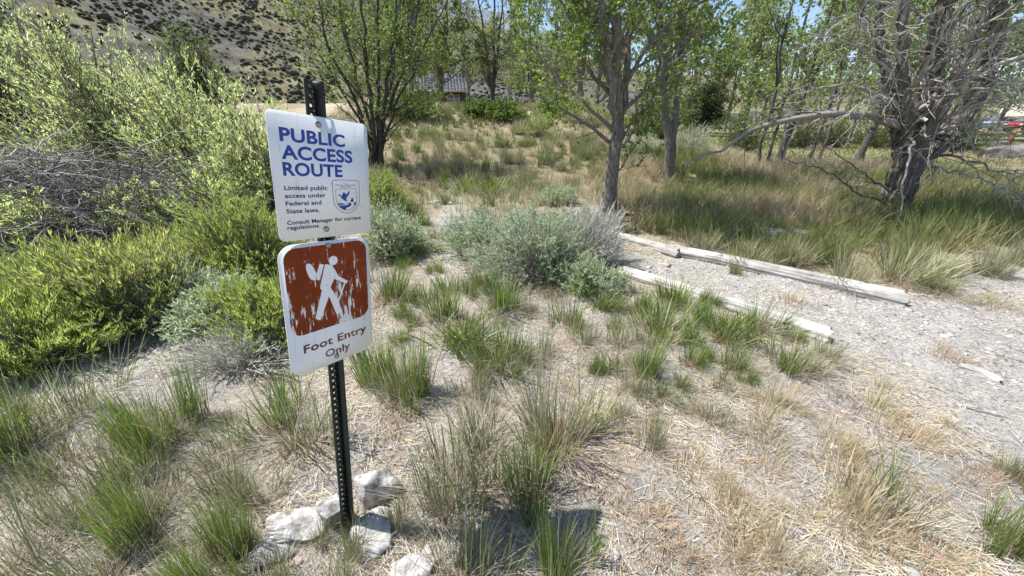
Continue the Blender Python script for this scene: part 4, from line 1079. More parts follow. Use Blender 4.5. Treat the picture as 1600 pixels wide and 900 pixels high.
# tall willow shrubs at left behind the brush
WG = "tall yellow green willow shrubs at left"
for px, py, Yd, rx, h, kd, lb in ((90, 330, 8.0, 1.7, 3.3, 'willow', "tall willow shrub rising behind the dead brush at the far left"), (215, 330, 7.2, 1.5, 2.7, 'willow', "rounded willow shrub above the dead brush, middle of the row"),
        (330, 330, 6.6, 1.15, 2.15, 'willow', "lower willow shrub at the right end of the dead brush"), (415, 320, 5.8, .85, 1.95, 'willow', "slim willow shrub directly behind the white sign"), (300, 300, 8.6, 1.6, 2.7, 'willow', "rear willow shrub below the scrubby hill"),
        (150, 320, 8.8, 1.8, 3.4, 'willow', "rear tall willow shrub at upper left"), (20, 330, 7.2, 1.3, 2.5, 'willow', "willow shrub at the left edge above bleached branches"), (235, 330, 4.5, .55, .85, 'willow', "loose low willow shoots in front of the dead brush"), (30, 330, 4.0, .35, .85, 'willow', "pale willow sprays hanging over the dead brush at the left edge"),
        (340, 330, 5.0, .65, 1.0, 'willow', "bright low willow shoots nearest the white sign")):
    p0 = AT(px, py, Yd); b = np.array([p0[0], Yd, float(height(p0[0], Yd))])
    shrub("willow_shrub", lb, b, rx, rx * .8, h, kd, int(112 * rx), WG)
p0 = AT(35, 250, 9.5); b = np.array([p0[0], 9.5, float(height(p0[0], 9.5))])
bg_tree(30, 250, 9.5, 6.5, "darker green tree at the top left corner behind the willows", "leafy_tree", r=.12, leaf=.07, nl=6, group=None, cols=[[.16, .23, .055], [.12, .18, .04], [.23, .29, .09]], bark=(.05, .045, .04))
p0 = AT(312, 150, 16); b = np.array([p0[0], 16, float(height(p0[0], 16))])
shrub("dark_bush", "dark green rounded bush peeping over the willows before the hill", b, 1.2, 1.2, 3.2, 'green', 160, None, "bush")

# dead brush: arching bleached canes
def brush(name, label, cpx, Yd, rx, ry, h, n, cols, seed, group):
    r = np.random.default_rng(seed)
    p0 = AT(cpx, 330, Yd); b = np.array([p0[0], Yd, float(height(p0[0], Yd))])
    o0 = empty(name, b); tag(o0, label, "brush", group)
    root = np.stack([r.normal(size=n) * rx * .45, r.normal(size=n) * ry * .5, r.uniform(-.05, h * .55, n)], -1)
    az = r.uniform(0, 2 * np.pi, n); L = r.uniform(.6, 1.7, n); K = 9
    el = r.uniform(-.1, 1.0, n); P = np.zeros((n, K, 3)); P[:, 0] = root
    for k in range(1, K):
        e = el - 1.2 * (k / K) + r.normal(size=n) * .3; az = az + r.normal(size=n) * .32
        d = np.stack([np.cos(az) * np.cos(e), np.sin(az) * np.cos(e), np.sin(e)], -1)
        P[:, k] = P[:, k - 1] + d * (L / K)[:, None]
    P[..., 2] = np.maximum(P[..., 2], .02)
    R = r.uniform(.004, .011, n)[:, None] * np.linspace(1, .35, K)[None]
    cw_ = [3, 2, 1, .6][:len(cols)]
    m_ = MB(); m_.add(*tubes(P, R, 3, mixcol(cols, cw_, n, .25)))
    T = spawn(P, R, 5, .2, 1, (.3, 1.0), .38, .6, 4, .25, -.03, .002); m_.add(*ribbons(T[0], T[1], mixcol(cols, cw_, len(T[0]), .25)))
    link("canes", m_.mesh("canes", True), M_TWIG, o0)
dk = [[.12, .108, .098], [.22, .20, .18], [.37, .345, .315]]  # darker canes carry the shade under the willows in their colour
BG_ = "dead brush under the willows"
brush("dead_brush", "dark tangle of dead canes under the willows, middle part", 140, 4.7, 1.6, .7, 1.45, 780, dk, 5, BG_)
brush("dead_brush", "bleached dead canes arching at the left edge", 0, 4.9, 1.2, .7, 1.65, 560, [[.24, .22, .20], [.34, .315, .285], [.48, .455, .42]], 6, BG_)
brush("dead_brush", "dead cane tangle at the right below the rounded willow", 255, 4.9, .9, .6, 1.0, 460, dk, 7, BG_)
brush("dead_brush", "low fan of dead canes nearest the yellow rabbitbrush at left", 50, 4.0, .9, .5, .6, 300, dk + [[.45, .42, .38]], 8, BG_)

# ------------------------------------------------------------------ bunchgrass
GREEN = [[.145, .225, .024], [.095, .165, .018], [.22, .285, .045]]
GREYG = [[.13, .175, .045], [.095, .14, .032], [.20, .225, .08]]
PALE = [[.21, .235, .085], [.17, .205, .062], [.36, .33, .17]]
STRAW = [[.52, .45, .32], [.43, .37, .26], [.60, .55, .45]]
GREYS = [[.46, .42, .36], [.38, .345, .29], [.56, .52, .46]]
DRYY = [[.54, .46, .28], [.46, .38, .22], [.40, .37, .19]]
ORNG = [[.45, .32, .19], [.52, .41, .27], [.40, .27, .15]]
def disc(n, r, p=.6):
    a = rng.uniform(0, 2 * np.pi, n); q = r * rng.uniform(0, 1, n) ** p
    return a, q, np.stack([q * np.cos(a), q * np.sin(a), np.full(n, -.01)], -1)
def tuft_mesh(kind, seed):
    global rng
    keep = rng; rng = np.random.default_rng(seed)
    m_ = MB()
    spec = {'G': (300, .12, .50, GREEN, STRAW, .34, .0092), 'S': (110, .15, .50, GREYG, STRAW, .34, .0082), 'P': (340, .12, .50, PALE, STRAW, .40, .0076), 'L': (600, .17, .44, GREEN, STRAW, .36, .0064), 'D': (230, .19, .22, DRYY, STRAW, .8, .0056), 'O': (170, .18, .15, ORNG, ORNG, 1.0, .0045)}[kind]
    n, r0, h, ct, cb, sp, w = spec
    n = int(n * rng.uniform(.6, 1.15)); sp = sp * rng.uniform(.7, 1.4); r0 = r0 * rng.uniform(.8, 1.2)
    # several crowns make the outline uneven
    nc = 9 if kind == 'L' else 6; cx = rng.normal(size=(nc, 2)) * r0 * (.75 if kind in 'GSPL' else .45); ch = rng.uniform(.6, 1.08, nc); k = rng.integers(0, nc, n)
    a, q, b = disc(n, r0 * .62); b[:, :2] += cx[k]
    rr = np.hypot(b[:, 0], b[:, 1]); az = np.arctan2(b[:, 1], b[:, 0]) + rng.normal(size=n) * .7
    lean = np.abs(rr / r0 * sp * .55 + rng.normal(size=n) * .14)
    L = h * ch[k] * (1.06 - .72 * rng.uniform(0, 1, n) ** 1.5)
    tipc = mixcol(ct, [3, 2, 1], n, .28, .12); dy_ = rng.random(n) < .07; tipc[dy_] = mixcol(STRAW, [1, 1, 1], n)[dy_]; gf = .8 if kind in 'GL' else .6; bc = tipc * gf + mixcol(cb, [1] * len(cb), n) * (1 - gf)
    m_.add(*blades(b, az, lean, np.where(rng.random(n) < .1, rng.uniform(.8, 2.0, n), rng.uniform(.0, .4, n)), L, w * rng.uniform(.7, 1.3, n), 4, bc, tipc))
    if kind in 'GSPL':
        # old brown thatch in the crown; dark tone also puts shading at the base
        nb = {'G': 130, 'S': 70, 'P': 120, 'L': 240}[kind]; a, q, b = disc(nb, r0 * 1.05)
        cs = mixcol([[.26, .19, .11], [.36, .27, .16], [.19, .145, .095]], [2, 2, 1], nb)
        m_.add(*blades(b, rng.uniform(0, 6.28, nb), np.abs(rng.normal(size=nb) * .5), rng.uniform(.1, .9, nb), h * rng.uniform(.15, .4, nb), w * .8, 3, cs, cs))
        # flower stalks
        ns = {'G': 20, 'S': 18, 'P': 80, 'L': 40}[kind]; a, q, b = disc(ns, r0)
        cs = mixcol(STRAW + [[.30, .30, .15]], [1, 1, 1, 2], ns)
        m_.add(*blades(b, a, np.abs(rng.normal(size=ns) * .16) + .05, rng.uniform(.05, .35, ns), h * rng.uniform(.8, 1.2, ns), .0032, 4, cs, cs))
    # dead leaves: standing among the green, and arching out over the soil
    nd = {'G': 60, 'S': 55, 'P': 120, 'D': 60, 'O': 30, 'L': 130}[kind]; a, q, b = disc(nd, r0 * 1.2)
    c2 = mixcol(STRAW + GREYS, [1] * 6, nd)
    m_.add(*blades(b, a + rng.normal(size=nd) * .6, rng.uniform(.2, 1.0, nd), rng.uniform(.4, 1.5, nd), h * rng.uniform(.4, .85, nd), .0042, 4, c2, c2))
    nd = {'G': 110, 'S': 130, 'P': 110, 'D': 70, 'O': 20, 'L': 200}[kind]; a, q, b = disc(nd, r0 * 1.5); b[:, 2] = rng.uniform(.0, .03, nd)
    c2 = mixcol(GREYS + STRAW[:1], [1] * 4, nd)
    m_.add(*blades(b, a + rng.normal(size=nd) * .5, rng.uniform(1.05, 1.4, nd), rng.uniform(.15, .5, nd), h * rng.uniform(.35, .75, nd), .0040, 3, c2, c2))
    me = m_.mesh("tuft_" + kind); me.materials.append(M_GRASS)
    rng = keep
    return me
TM = {k: [tuft_mesh(k, 100 + 17 * i + ord(k)) for i in range(n_)] for k, n_ in dict(G=8, S=6, P=5, D=4, O=3, L=5).items()}
_tc = {k: 0 for k in TM}
NAMES = {'L': "bunchgrass", 'G': "bunchgrass", 'S': "bunchgrass", 'P': "bunchgrass", 'D': "dry_grass_clump", 'O': "dry_grass_clump"}
def tuft(px, py, top, wpx, kind, label, group):
    p = W(px, py); p[2] = float(gh(p[0], p[1]))
    d = ray(px, top); zt = CAM_H + d[2] * (p[1] / d[1]); h = max(.06, zt - p[2])
    sc_ = wpx * np.linalg.norm(W(px + 5, py) - W(px - 5, py)) / 10
    base_w = {'L': .62, 'G': .46, 'S': .50, 'P': .52, 'D': .52, 'O': .44}[kind]; hb = {'L': .44, 'G': .48, 'S': .48, 'P': .54, 'D': .20, 'O': .13}[kind]
    me = TM[kind][_tc[kind] % len(TM[kind])]; _tc[kind] += 1
    sx = sc_ / base_w; sz_ = min(h / hb, sx * 1.9)
    o = link(NAMES[kind], me, None, None, p, (0, 0, random.uniform(0, 6.28)), (sx * random.uniform(.9, 1.1), sx * random.uniform(.9, 1.1), sz_))
    tag(o, label, "grass", group)
    return o
NEARG, MIDG, LOGG, DRYG, FARG, EDGE = "bunchgrass around the sign", "bunchgrass along the trail", "bunchgrass beside the logs", "dry grass clumps on the open ground", "bunchgrass on the far trail", "pale grass along the far log"
TUFTS = [
 (245, 690, 548, 112, 'L', "tall dense green bunchgrass left of the lower sign, alone on bare soil", NEARG), (12, 715, 590, 110, 'G', "dark green bunchgrass cut by the left edge, beside bare sand", NEARG),
 (95, 650, 560, 110, 'S', "dull green bunchgrass near the left edge below the rabbitbrush", NEARG), (470, 690, 590, 130, 'S', "sparse bunchgrass immediately left of the post, leaning left", NEARG),
 (440, 665, 580, 90, 'G', "small green bunchgrass under the lower sign's left corner", NEARG), (220, 830, 730, 115, 'L', "wide foreground bunchgrass below the tall left one", NEARG),
 (120, 835, 745, 90, 'S', "pale stalky foreground bunchgrass left of the wide one", NEARG), (345, 880, 770, 105, 'L', "foreground bunchgrass left of the pale rocks", NEARG), (30, 905, 790, 120, 'S', "sparse bunchgrass in the bottom left corner", NEARG),
 (280, 930, 815, 100, 'L', "green bunchgrass at the bottom edge below the wide foreground one", NEARG), (160, 925, 830, 120, 'S', "sparse bunchgrass at the bottom edge near the left corner", NEARG), (420, 935, 860, 90, 'S', "sparse grass in front of the bluish rock", NEARG), (520, 930, 860, 80, 'S', "sparse grass directly in front of the post foot", NEARG), (500, 850, 790, 45, 'S', "few thin stalks between the wide pale rock and the post", NEARG), (560, 880, 815, 50, 'S', "thin stalks between post foot and the flat bottom rock", NEARG), (625, 830, 770, 50, 'S', "thin stalks right of the angular leaning rock", NEARG), (400, 790, 730, 70, 'S', "thin dry stalks left of the wide pale rock", NEARG),
 (632, 618, 500, 105, 'L', "dense dark green bunchgrass right of the lower sign's corner", NEARG), (600, 590, 505, 70, 'G', "green bunchgrass touching the right edge of the lower sign", NEARG),
 (870, 695, 555, 150, 'P', "largest pale green bunchgrass in the centre foreground", NEARG), (705, 765, 655, 130, 'S', "grey sparse bunchgrass right of the upright rock", NEARG), (770, 745, 655, 110, 'S', "grey stalky bunchgrass left of the small green one", NEARG), (745, 690, 610, 100, 'S', "thin grey green bunchgrass left of the largest pale one", NEARG), (835, 785, 695, 80, 'G', "small upright green bunchgrass below the largest pale one", NEARG),
 (690, 812, 740, 70, 'S', "sparse grass behind the sign shadow's left end", NEARG), (870, 915, 770, 90, 'G', "dark bunchgrass rising out of the sign shadow near bottom centre", NEARG), (720, 905, 790, 120, 'S', "dull bunchgrass inside the dark sign shadow", NEARG), (905, 880, 790, 60, 'S', "thin stalks at the right rim of the sign shadow", NEARG),
 (785, 560, 490, 95, 'G', "green bunchgrass above the largest pale one, at its left", MIDG), (835, 560, 505, 70, 'S', "sparse bunchgrass between the largest pale one and the sagebrush", MIDG), (740, 610, 560, 70, 'S', "small sparse bunchgrass left of centre below the trail", MIDG), (722, 522, 465, 100, 'G', "wide green bunchgrass in the middle of the trail", MIDG), (690, 500, 440, 70, 'G', "green bunchgrass on the trail's left, above the wide one", MIDG),
 (785, 482, 430, 80, 'G', "bright green bunchgrass at the foot of the left sagebrush", MIDG), (832, 490, 450, 45, 'S', "small grey bunchgrass right of the bright green one", MIDG), (895, 510, 455, 60, 'G', "narrow green bunchgrass under the largest sagebrush", MIDG), (910, 540, 495, 50, 'S', "small sparse bunchgrass below the narrow green one", MIDG), (880, 450, 405, 80, 'G', "green grass at the right foot of the largest sagebrush", MIDG), (755, 450, 405, 40, 'G', "narrow green bunchgrass between the two big sagebrushes", MIDG),
 (1010, 582, 515, 70, 'G', "green bunchgrass nearest the viewer among those left of the near log", LOGG), (1035, 525, 470, 80, 'G', "wide green bunchgrass left of the near log, middle row", LOGG), (990, 485, 440, 45, 'G', "small green bunchgrass closest to the near log's left end", LOGG), (1055, 478, 435, 70, 'G', "green bunchgrass touching the near log's left part", LOGG), (985, 612, 565, 45, 'S', "small sparse bunchgrass below the nearest green one", LOGG),
 (1130, 528, 485, 75, 'G', "green bunchgrass in front of the near log, left of two", LOGG), (1175, 515, 460, 70, 'G', "tall green bunchgrass rising against the near log's middle", LOGG), (1158, 572, 530, 60, 'S', "sparse bunchgrass below the near log's middle", LOGG), (1100, 510, 470, 50, 'G', "small bunchgrass behind the left of two by the near log", LOGG), (1235, 572, 520, 90, 'S', "wide sparse dry bunchgrass below the near log's right end", LOGG), (1290, 560, 525, 40, 'S', "few sparse stalks on the sand at the near log's tip", LOGG), (965, 545, 500, 55, 'S', "sparse bunchgrass left of the wide green one near the logs", LOGG), (945, 480, 440, 50, 'G', "green bunchgrass between the sagebrush and the near log", LOGG), (1150, 428, 405, 22, 'G', "tiny green tuft growing at the long far log's face", LOGG),
 (1020, 700, 645, 50, 'S', "thin lone stalks on straw right of the largest pale bunchgrass", DRYG), (1582, 850, 735, 70, 'G', "upright green bunchgrass cut by the right edge", DRYG), (1590, 745, 705, 60, 'P', "small pale bunchgrass at the right edge above the green one", DRYG),
 (1090, 640, 605, 60, 'D', "dry yellow clump left of the pair of yellow clumps", DRYG), (1205, 632, 595, 70, 'D', "dry yellow clump, upper of the pair in the middle of the open ground", DRYG), (1195, 672, 630, 90, 'D', "dry yellow clump, lower of the pair in the middle of the open ground", DRYG), (1300, 700, 660, 80, 'D', "dry golden clump right of the yellow pair", DRYG), (1370, 640, 605, 80, 'D', "dry yellowish clump at the edge of the sandy trail", DRYG), (1410, 690, 655, 80, 'O', "low orange dry clump on the sandy trail's edge", DRYG), (1340, 800, 735, 150, 'D', "wide dry olive clump at lower right", DRYG), (1400, 805, 740, 100, 'S', "greenish stalks at the right of the wide olive clump", DRYG), (1215, 875, 820, 120, 'D', "dry yellow clump at the bottom right of centre", DRYG), (1090, 870, 835, 60, 'O', "small orange dry clump at the bottom centre right", DRYG), (1490, 560, 535, 50, 'O', "small orange dry clump near the bleached wood piece", DRYG), (1240, 475, 455, 60, 'O', "orange dry clump in front of the long far log", DRYG), (1010, 655, 625, 50, 'O', "small orange dry clump below the sparse bunchgrass by the logs", DRYG), (1480, 460, 440, 60, 'D', "dry golden clump past the long far log's end", DRYG), (1560, 480, 455, 70, 'D', "dry golden clump on sand at the right edge", DRYG), (1130, 760, 735, 60, 'O', "small orange dry clump below the yellow pair", DRYG), (1270, 585, 565, 50, 'D', "low dry clump right of the wide sparse bunchgrass", DRYG),
 (1320, 448, 385, 90, 'P', "pale tall grass clump behind the long far log, leftmost of two", EDGE), (1400, 440, 380, 90, 'P', "pale tall grass clump behind the long far log's end", EDGE), (1470, 462, 420, 60, 'S', "sparse grass clump right of the long far log's end", EDGE), (1545, 430, 375, 70, 'P', "green pale clump at the right beyond the log end", EDGE), (1590, 410, 355, 70, 'P', "pale clump at the right edge below the old tree", EDGE), (1175, 412, 370, 80, 'P', "pale green clump behind the middle of the long far log", EDGE), (1240, 415, 365, 80, 'P', "dark green clump behind the long far log, right of the grey log", EDGE), (1440, 425, 375, 80, 'P', "pale green clump between the two clumps at the log end", EDGE), (1100, 392, 350, 70, 'P', "grass clump at the joint of the two far logs", EDGE),
 (605, 472, 412, 65, 'G', "green bunchgrass right of the brown square on the sign", FARG), (610, 400, 370, 50, 'G', "small green bunchgrass under the pale silver sagebrush", FARG), (645, 400, 372, 45, 'G', "green tuft on the far trail's left edge below the stones", FARG), (680, 372, 345, 40, 'G', "green tuft on the far trail, right of the silver sagebrush", FARG), (665, 350, 325, 40, 'G', "green tuft on the far trail just below the stone row", FARG), (700, 460, 430, 45, 'G', "green tuft beside the left sagebrush's lower left edge", FARG), (660, 470, 430, 50, 'G', "green tuft at the trail's left, above the wide trail tuft", FARG), (675, 425, 400, 30, 'G', "tiny green tuft in the far trail's middle", FARG), (640, 330, 300, 50, 'G', "green tuft at the left end of the stone row", FARG),
 (725, 300, 272, 50, 'G', "green clump behind the stone row, left of the pair", FARG), (770, 305, 272, 50, 'G', "green clump behind the stone row, right of the pair", FARG), (820, 300, 270, 60, 'S', "grey green clump beyond the left sagebrush", FARG)]
for a in TUFTS: tuft(*a)
# smaller ones that nothing tells apart: filling between the named ones
LANDMARKS = [("sign post", W(547, 835)), ("upright pale rock", W(594, 765)), ("tall dense left bunchgrass", W(245, 690)), ("wide foreground bunchgrass", W(215, 850)), ("largest pale bunchgrass", W(870, 695)),
    ("wide trail tuft", W(722, 522)), ("largest sagebrush", W(850, 440)), ("near log's tip", LOG_C1), ("near log's middle", (LOG_C0 + LOG_C1) / 2), ("fist-sized white stone", W(942, 722)), ("bluish stone chip", W(961, 866)),
    ("pair of yellow clumps", W(1200, 650)), ("wide olive clump", W(1340, 800)), ("bleached wood piece", W(1530, 585)), ("right-edge green bunchgrass", W(1582, 850)), ("central tree trunk", W(948, 334)), ("stone row", W(680, 318)),
    ("bushy tree's foot", W(590, 262)), ("rise shrub", W(842, 212)), ("silver sagebrush", W(606, 405)), ("nearest log-side bunchgrass", W(1010, 582))]
ORD = ["nearest", "second nearest", "third nearest", "fourth nearest", "fifth nearest", "sixth nearest", "seventh nearest", "eighth nearest", "ninth nearest", "tenth nearest"]
def name_by_landmark(found, label, group):
    sect = {}
    for o, p in found:
        ds = [np.hypot(*(p - q)[:2]) for _, q in LANDMARKS]; i = int(np.argmin(ds)); dx, dy = (p - LANDMARKS[i][1])[:2]
        side = ("right of" if dx > 0 else "left of") if abs(dx) > abs(dy) else ("behind" if dy > 0 else "in front of")
        sect.setdefault((i, side), []).append((ds[i], o))
    for (i, side), L in sect.items():
        L.sort(key=lambda q: q[0])
        for k, (_, o) in enumerate(L):
            od = "" if len(L) == 1 else ORD[min(k, 9)] + " "
            tag(o, f"{label}, {od}{side} the {LANDMARKS[i][0]}", "grass", group)
def scatter_tufts(n, region, kind, s0, s1, label, group, seed):
    r = np.random.default_rng(seed); k = 0; tries = 0; found = []
    while k < n and tries < 4000:
        tries += 1
        px, py = r.uniform(region[0], region[1]), r.uniform(region[2], region[3])
        p = W(px, py); bq, mq, _ = masks(p[0], p[1])
        if bq > r.uniform(.25, .8): continue
        if abs(p[0] + .68) < .12 and abs(p[1] - .98) < .12: continue
        s_ = r.uniform(s0, s1)
        me = TM[kind][r.integers(len(TM[kind]))]
        o = link(NAMES[kind], me, None, None, (p[0], p[1], float(gh(p[0], p[1]))), (0, 0, r.uniform(0, 6.28)), (s_, s_, s_ * r.uniform(.7, 1.1)))
        found.append((o, p)); k += 1
    name_by_landmark(found, label, group)
scatter_tufts(20, (600, 1150, 440, 700), 'S', .25, .45, "small sparse bunchgrass", "small bunchgrass of the middle ground", 3)
scatter_tufts(26, (900, 1580, 600, 890), 'O', .35, .8, "low orange brown dry clump", "low dry clumps on open ground", 4)
scatter_tufts(24, (950, 1500, 560, 890), 'D', .25, .5, "low straw yellow clump", "low straw clumps on open ground", 5)
scatter_tufts(20, (380, 900, 560, 740), 'O', .35, .7, "rusty low dry grass clump", "low dry clumps near the sign", 6)
scatter_tufts(22, (10, 400, 620, 895), 'S', .32, .6, "small stalky bunchgrass", "small bunchgrass left of the sign", 7)
scatter_tufts(44, (600, 960, 215, 330), 'G', .6, 1.05, "green meadow clump", "clumps on the meadow slope", 8)
scatter_tufts(34, (610, 960, 195, 300), 'P', .8, 1.25, "pale meadow clump", "pale clumps on the meadow slope", 9)

scatter_tufts(16, (600, 800, 330, 540), 'G', .28, .5, "short green tuft", "short tufts along the far trail", 21)
scatter_tufts(18, (900, 1250, 470, 620), 'G', .25, .42, "short bright tuft", "short tufts below the near log", 22)
# meadow grass: uncountable
def grass_field(name, label, n, xr, yr, keepf, h0, h1, wd, palette, pw, nseg=2, seed=1, bendmax=1.2):
    r = np.random.default_rng(seed)
    x = r.uniform(*xr, n); y = yr[0] + (yr[1] - yr[0]) * r.uniform(0, 1, n) ** 1.3
    k = r.random(n) < keepf(x, y); x, y = x[k], y[k]; n = len(x)
    # blades gather in clumps around random centres
    cl = .42
    def hsh(i, j, k_):
        v = np.sin(i * 127.1 + j * 311.7 + k_ * 74.7) * 43758.5453; return v - np.floor(v)
    gx_, gy_2 = np.floor(x / cl), np.floor(y / cl); best = np.full(n, 1e9); ccx = x.copy(); ccy = y.copy()
    for di in (-1, 0, 1):
        for dj in (-1, 0, 1):
            qx = (gx_ + di + hsh(gx_ + di, gy_2 + dj, 1)) * cl; qy = (gy_2 + dj + hsh(gx_ + di, gy_2 + dj, 2)) * cl
            dd = np.hypot(x - qx, y - qy) * (.6 + .8 * hsh(gx_ + di, gy_2 + dj, 3)); u_ = dd < best
            best = np.where(u_, dd, best); ccx = np.where(u_, qx, ccx); ccy = np.where(u_, qy, ccy)
    q = r.uniform(.2, .85, n); x = x * (1 - q) + ccx * q; y = y * (1 - q) + ccy * q
    b = np.stack([x, y, gh(x, y) - .02], -1)
    az = np.arctan2(y - ccy, x - ccx) + r.normal(size=n) * .9
    hh = (h0 + (h1 - h0) * fbm(x * .8, y * .8, 9, 2)) * r.uniform(.55, 1.15, n)
    pn = fbm(x * .6, y * .6, 33, 3); idx = np.clip((pn - .25) / .5 * len(palette) + r.normal(size=n) * .7, 0, len(palette) - 1).astype(int)
    ct = np.array(palette)[idx] * r.uniform(.75, 1.25, (n, 1)); cb = ct * .6 + np.array([.40, .33, .20]) * .4
    dist = np.hypot(x, y)
    v, f, c_ = blades(b, az, np.abs(r.normal(size=n) * .3), r.uniform(.1, bendmax, n), hh, wd * np.maximum(1, dist / 8) * r.uniform(.7, 1.3, n), nseg, cb, ct)
    o = link(name, build_mesh(name, v, [f], c_), M_GRASS); tag(o, label, "grass", kind="stuff")
MP = [[.125, .175, .045], [.18, .21, .07], [.29, .26, .135], [.40, .335, .21], [.44, .37, .25]]
grass_field("meadow_grass", "tall mixed green and brown grass under the right-hand trees", 95000, (1.2, 13), (4.0, 12.5), lambda x, y: masks(x, y)[1] * (1 - .6 * masks(x, y)[2]) * (x > 1.9 - .0 * y) * (.5 + .5 * smooth(.35, .6, fbm(x * .7, y * .7, 12, 3))), .28, .62, .0085, MP, None, 2, 11)
grass_field("meadow_grass", "rough green and straw grass on the slope below the cabin", 95000, (-7, 4), (5.2, 24), lambda x, y: masks(x, y)[1] * (.35 + .65 * smooth(.4, .6, fbm(x * .8, y * .8, 14, 3))), .18, .42, .009, [[.12, .165, .045], [.17, .20, .075], [.30, .28, .15], [.46, .40, .27], [.60, .53, .39]], None, 2, 12)
grass_field("meadow_grass", "short dry grass of the far lawn", 34000, (2, 36), (11, 30), lambda x, y: masks(x, y)[2] * .9 + .1, .10, .30, .010, [[.16, .18, .06], [.22, .22, .085], [.31, .28, .145], [.36, .32, .19]], None, 2, 13)
grass_field("undergrowth", "green grass and shoots under the rabbitbrush at left", 26000, (-7.5, -1.2), (2.6, 7), lambda x, y: smooth(-.2, .5, y - 1.9 - .42 * (-x - 1.2) * .6) * smooth(.4, .55, fbm(x * .9, y * .9, 15, 2)) * (x < -1.6), .15, .40, .007, [[.13, .19, .035], [.10, .15, .03], [.22, .23, .08], [.40, .34, .2]], None, 2, 14)

# straw and litter lying on the soil
def litter(name, label, n, xr, yr, dens, lr, wr, cols, cw, seed, lift=.012):
    r = np.random.default_rng(seed)
    x = r.uniform(*xr, n); y = yr[0] + (yr[1] - yr[0]) * r.uniform(0, 1, n) ** 1.6
    k = r.random(n) < dens(x, y); x, y = x[k], y[k]; n = len(x)
    L = r.uniform(*lr, n); az = r.uniform(0, 2 * np.pi, n) * .55 + fbm(x * 1.2, y * 1.2, seed, 2) * 6
    wd = r.uniform(*wr, n) * np.maximum(1, np.hypot(x, y) / 3.2)
    K = 2; V = np.zeros((n, 2 * K, 3)); cur = r.normal(size=n) * .5
    px, py = x.copy(), y.copy(); li = r.uniform(.001, lift, n); tl = r.normal(size=n) * .18
    for q in range(K):
        a = az + cur * q / K
        z = gh(px, py) + li + np.abs(tl) * L * (q / K)
        sx, sy = -np.sin(a) * wd / 2, np.cos(a) * wd / 2
        V[:, 2 * q] = np.stack([px - sx, py - sy, z], -1); V[:, 2 * q + 1] = np.stack([px + sx, py + sy, z + wd * .3], -1)
        px, py = px + np.cos(a) * L / (K - 1), py + np.sin(a) * L / (K - 1)
    i = np.arange(n)[:, None] * 2 * K
    F = i + np.array([[0, 2, 3, 1]])
    c_ = np.repeat(np.asarray(mixcol(cols, cw, n, .2)), 2 * K, 0)
    o = link(name, build_mesh(name, V, [F], c_), M_STRAW); tag(o, label, "straw", kind="stuff")
lit = lambda x, y: np.clip((1 - .88 * masks(x, y)[0]) * (.12 + 1.1 * smooth(.36, .60, fbm(x * 1.7, y * 1.7, 19, 4))), 0, 1) * (1 - masks(x, y)[1])
litter("straw_litter", "dry straw and grass litter lying all over the soil", 165000, (-4.5, 5.5), (.42, 5.8), lit, (.018, .105), (.0012, .0026), [[.56, .50, .36], [.50, .42, .26], [.60, .565, .50], [.26, .23, .19], [.43, .31, .18]], [3, 2.4, 2.6, 2, .9], 4)
litter("straw_litter", "fine grey chaff lying on the sandy soil", 90000, (-4.5, 5.5), (.42, 5), lambda x, y: np.full(len(x), .9) * (1 - masks(x, y)[1]), (.006, .03), (.0014, .0032), [[.58, .54, .47], [.24, .21, .18], [.38, .33, .26], [.46, .32, .19], [.13, .11, .095]], [2, 2, 2, 1, 1.3], 6, .006)
litter("dark_litter", "dark crumbs of old litter in small patches on the soil", 70000, (-4.5, 5.5), (.42, 5), lambda x, y: smooth(.60, .70, fbm(x * 3.3, y * 3.3, 63, 3)) * (1 - masks(x, y)[1]) * (1 - .7 * masks(x, y)[0]), (.008, .05), (.0016, .005), [[.10, .085, .07], [.17, .14, .115], [.28, .24, .2]], [2, 2, 1], 16, .008)
# fine orange brown dead grass fuzz
r_ = np.random.default_rng(44); n = 60000
x = r_.uniform(-4, 4.8, n); y = .45 + 4.6 * r_.uniform(0, 1, n) ** 1.5
k = (r_.random(n) < smooth(.50, .66, fbm(x * 2.1, y * 2.1, 77, 3)) * (1 - .6 * masks(x, y)[0]) * (1 - masks(x, y)[1])); x, y = x[k], y[k]; n = len(x)
cc = mixcol(ORNG + [[.52, .43, .26]], [2, 2, 1, 2], n, .2)
v, f, c_ = blades(np.stack([x, y, gh(x, y) - .004], -1), r_.uniform(0, 6.28, n), r_.uniform(.2, 1.3, n), r_.uniform(.2, 1.4, n), r_.uniform(.015, .07, n), .0026 * np.maximum(1, np.hypot(x, y) / 2.4), 2, cc, cc)
tag(link("dead_grass_fuzz", build_mesh("dead_grass_fuzz", v, [f], c_), M_STRAW), "fine orange brown dead grass in patches on the soil", "grass", kind="stuff")
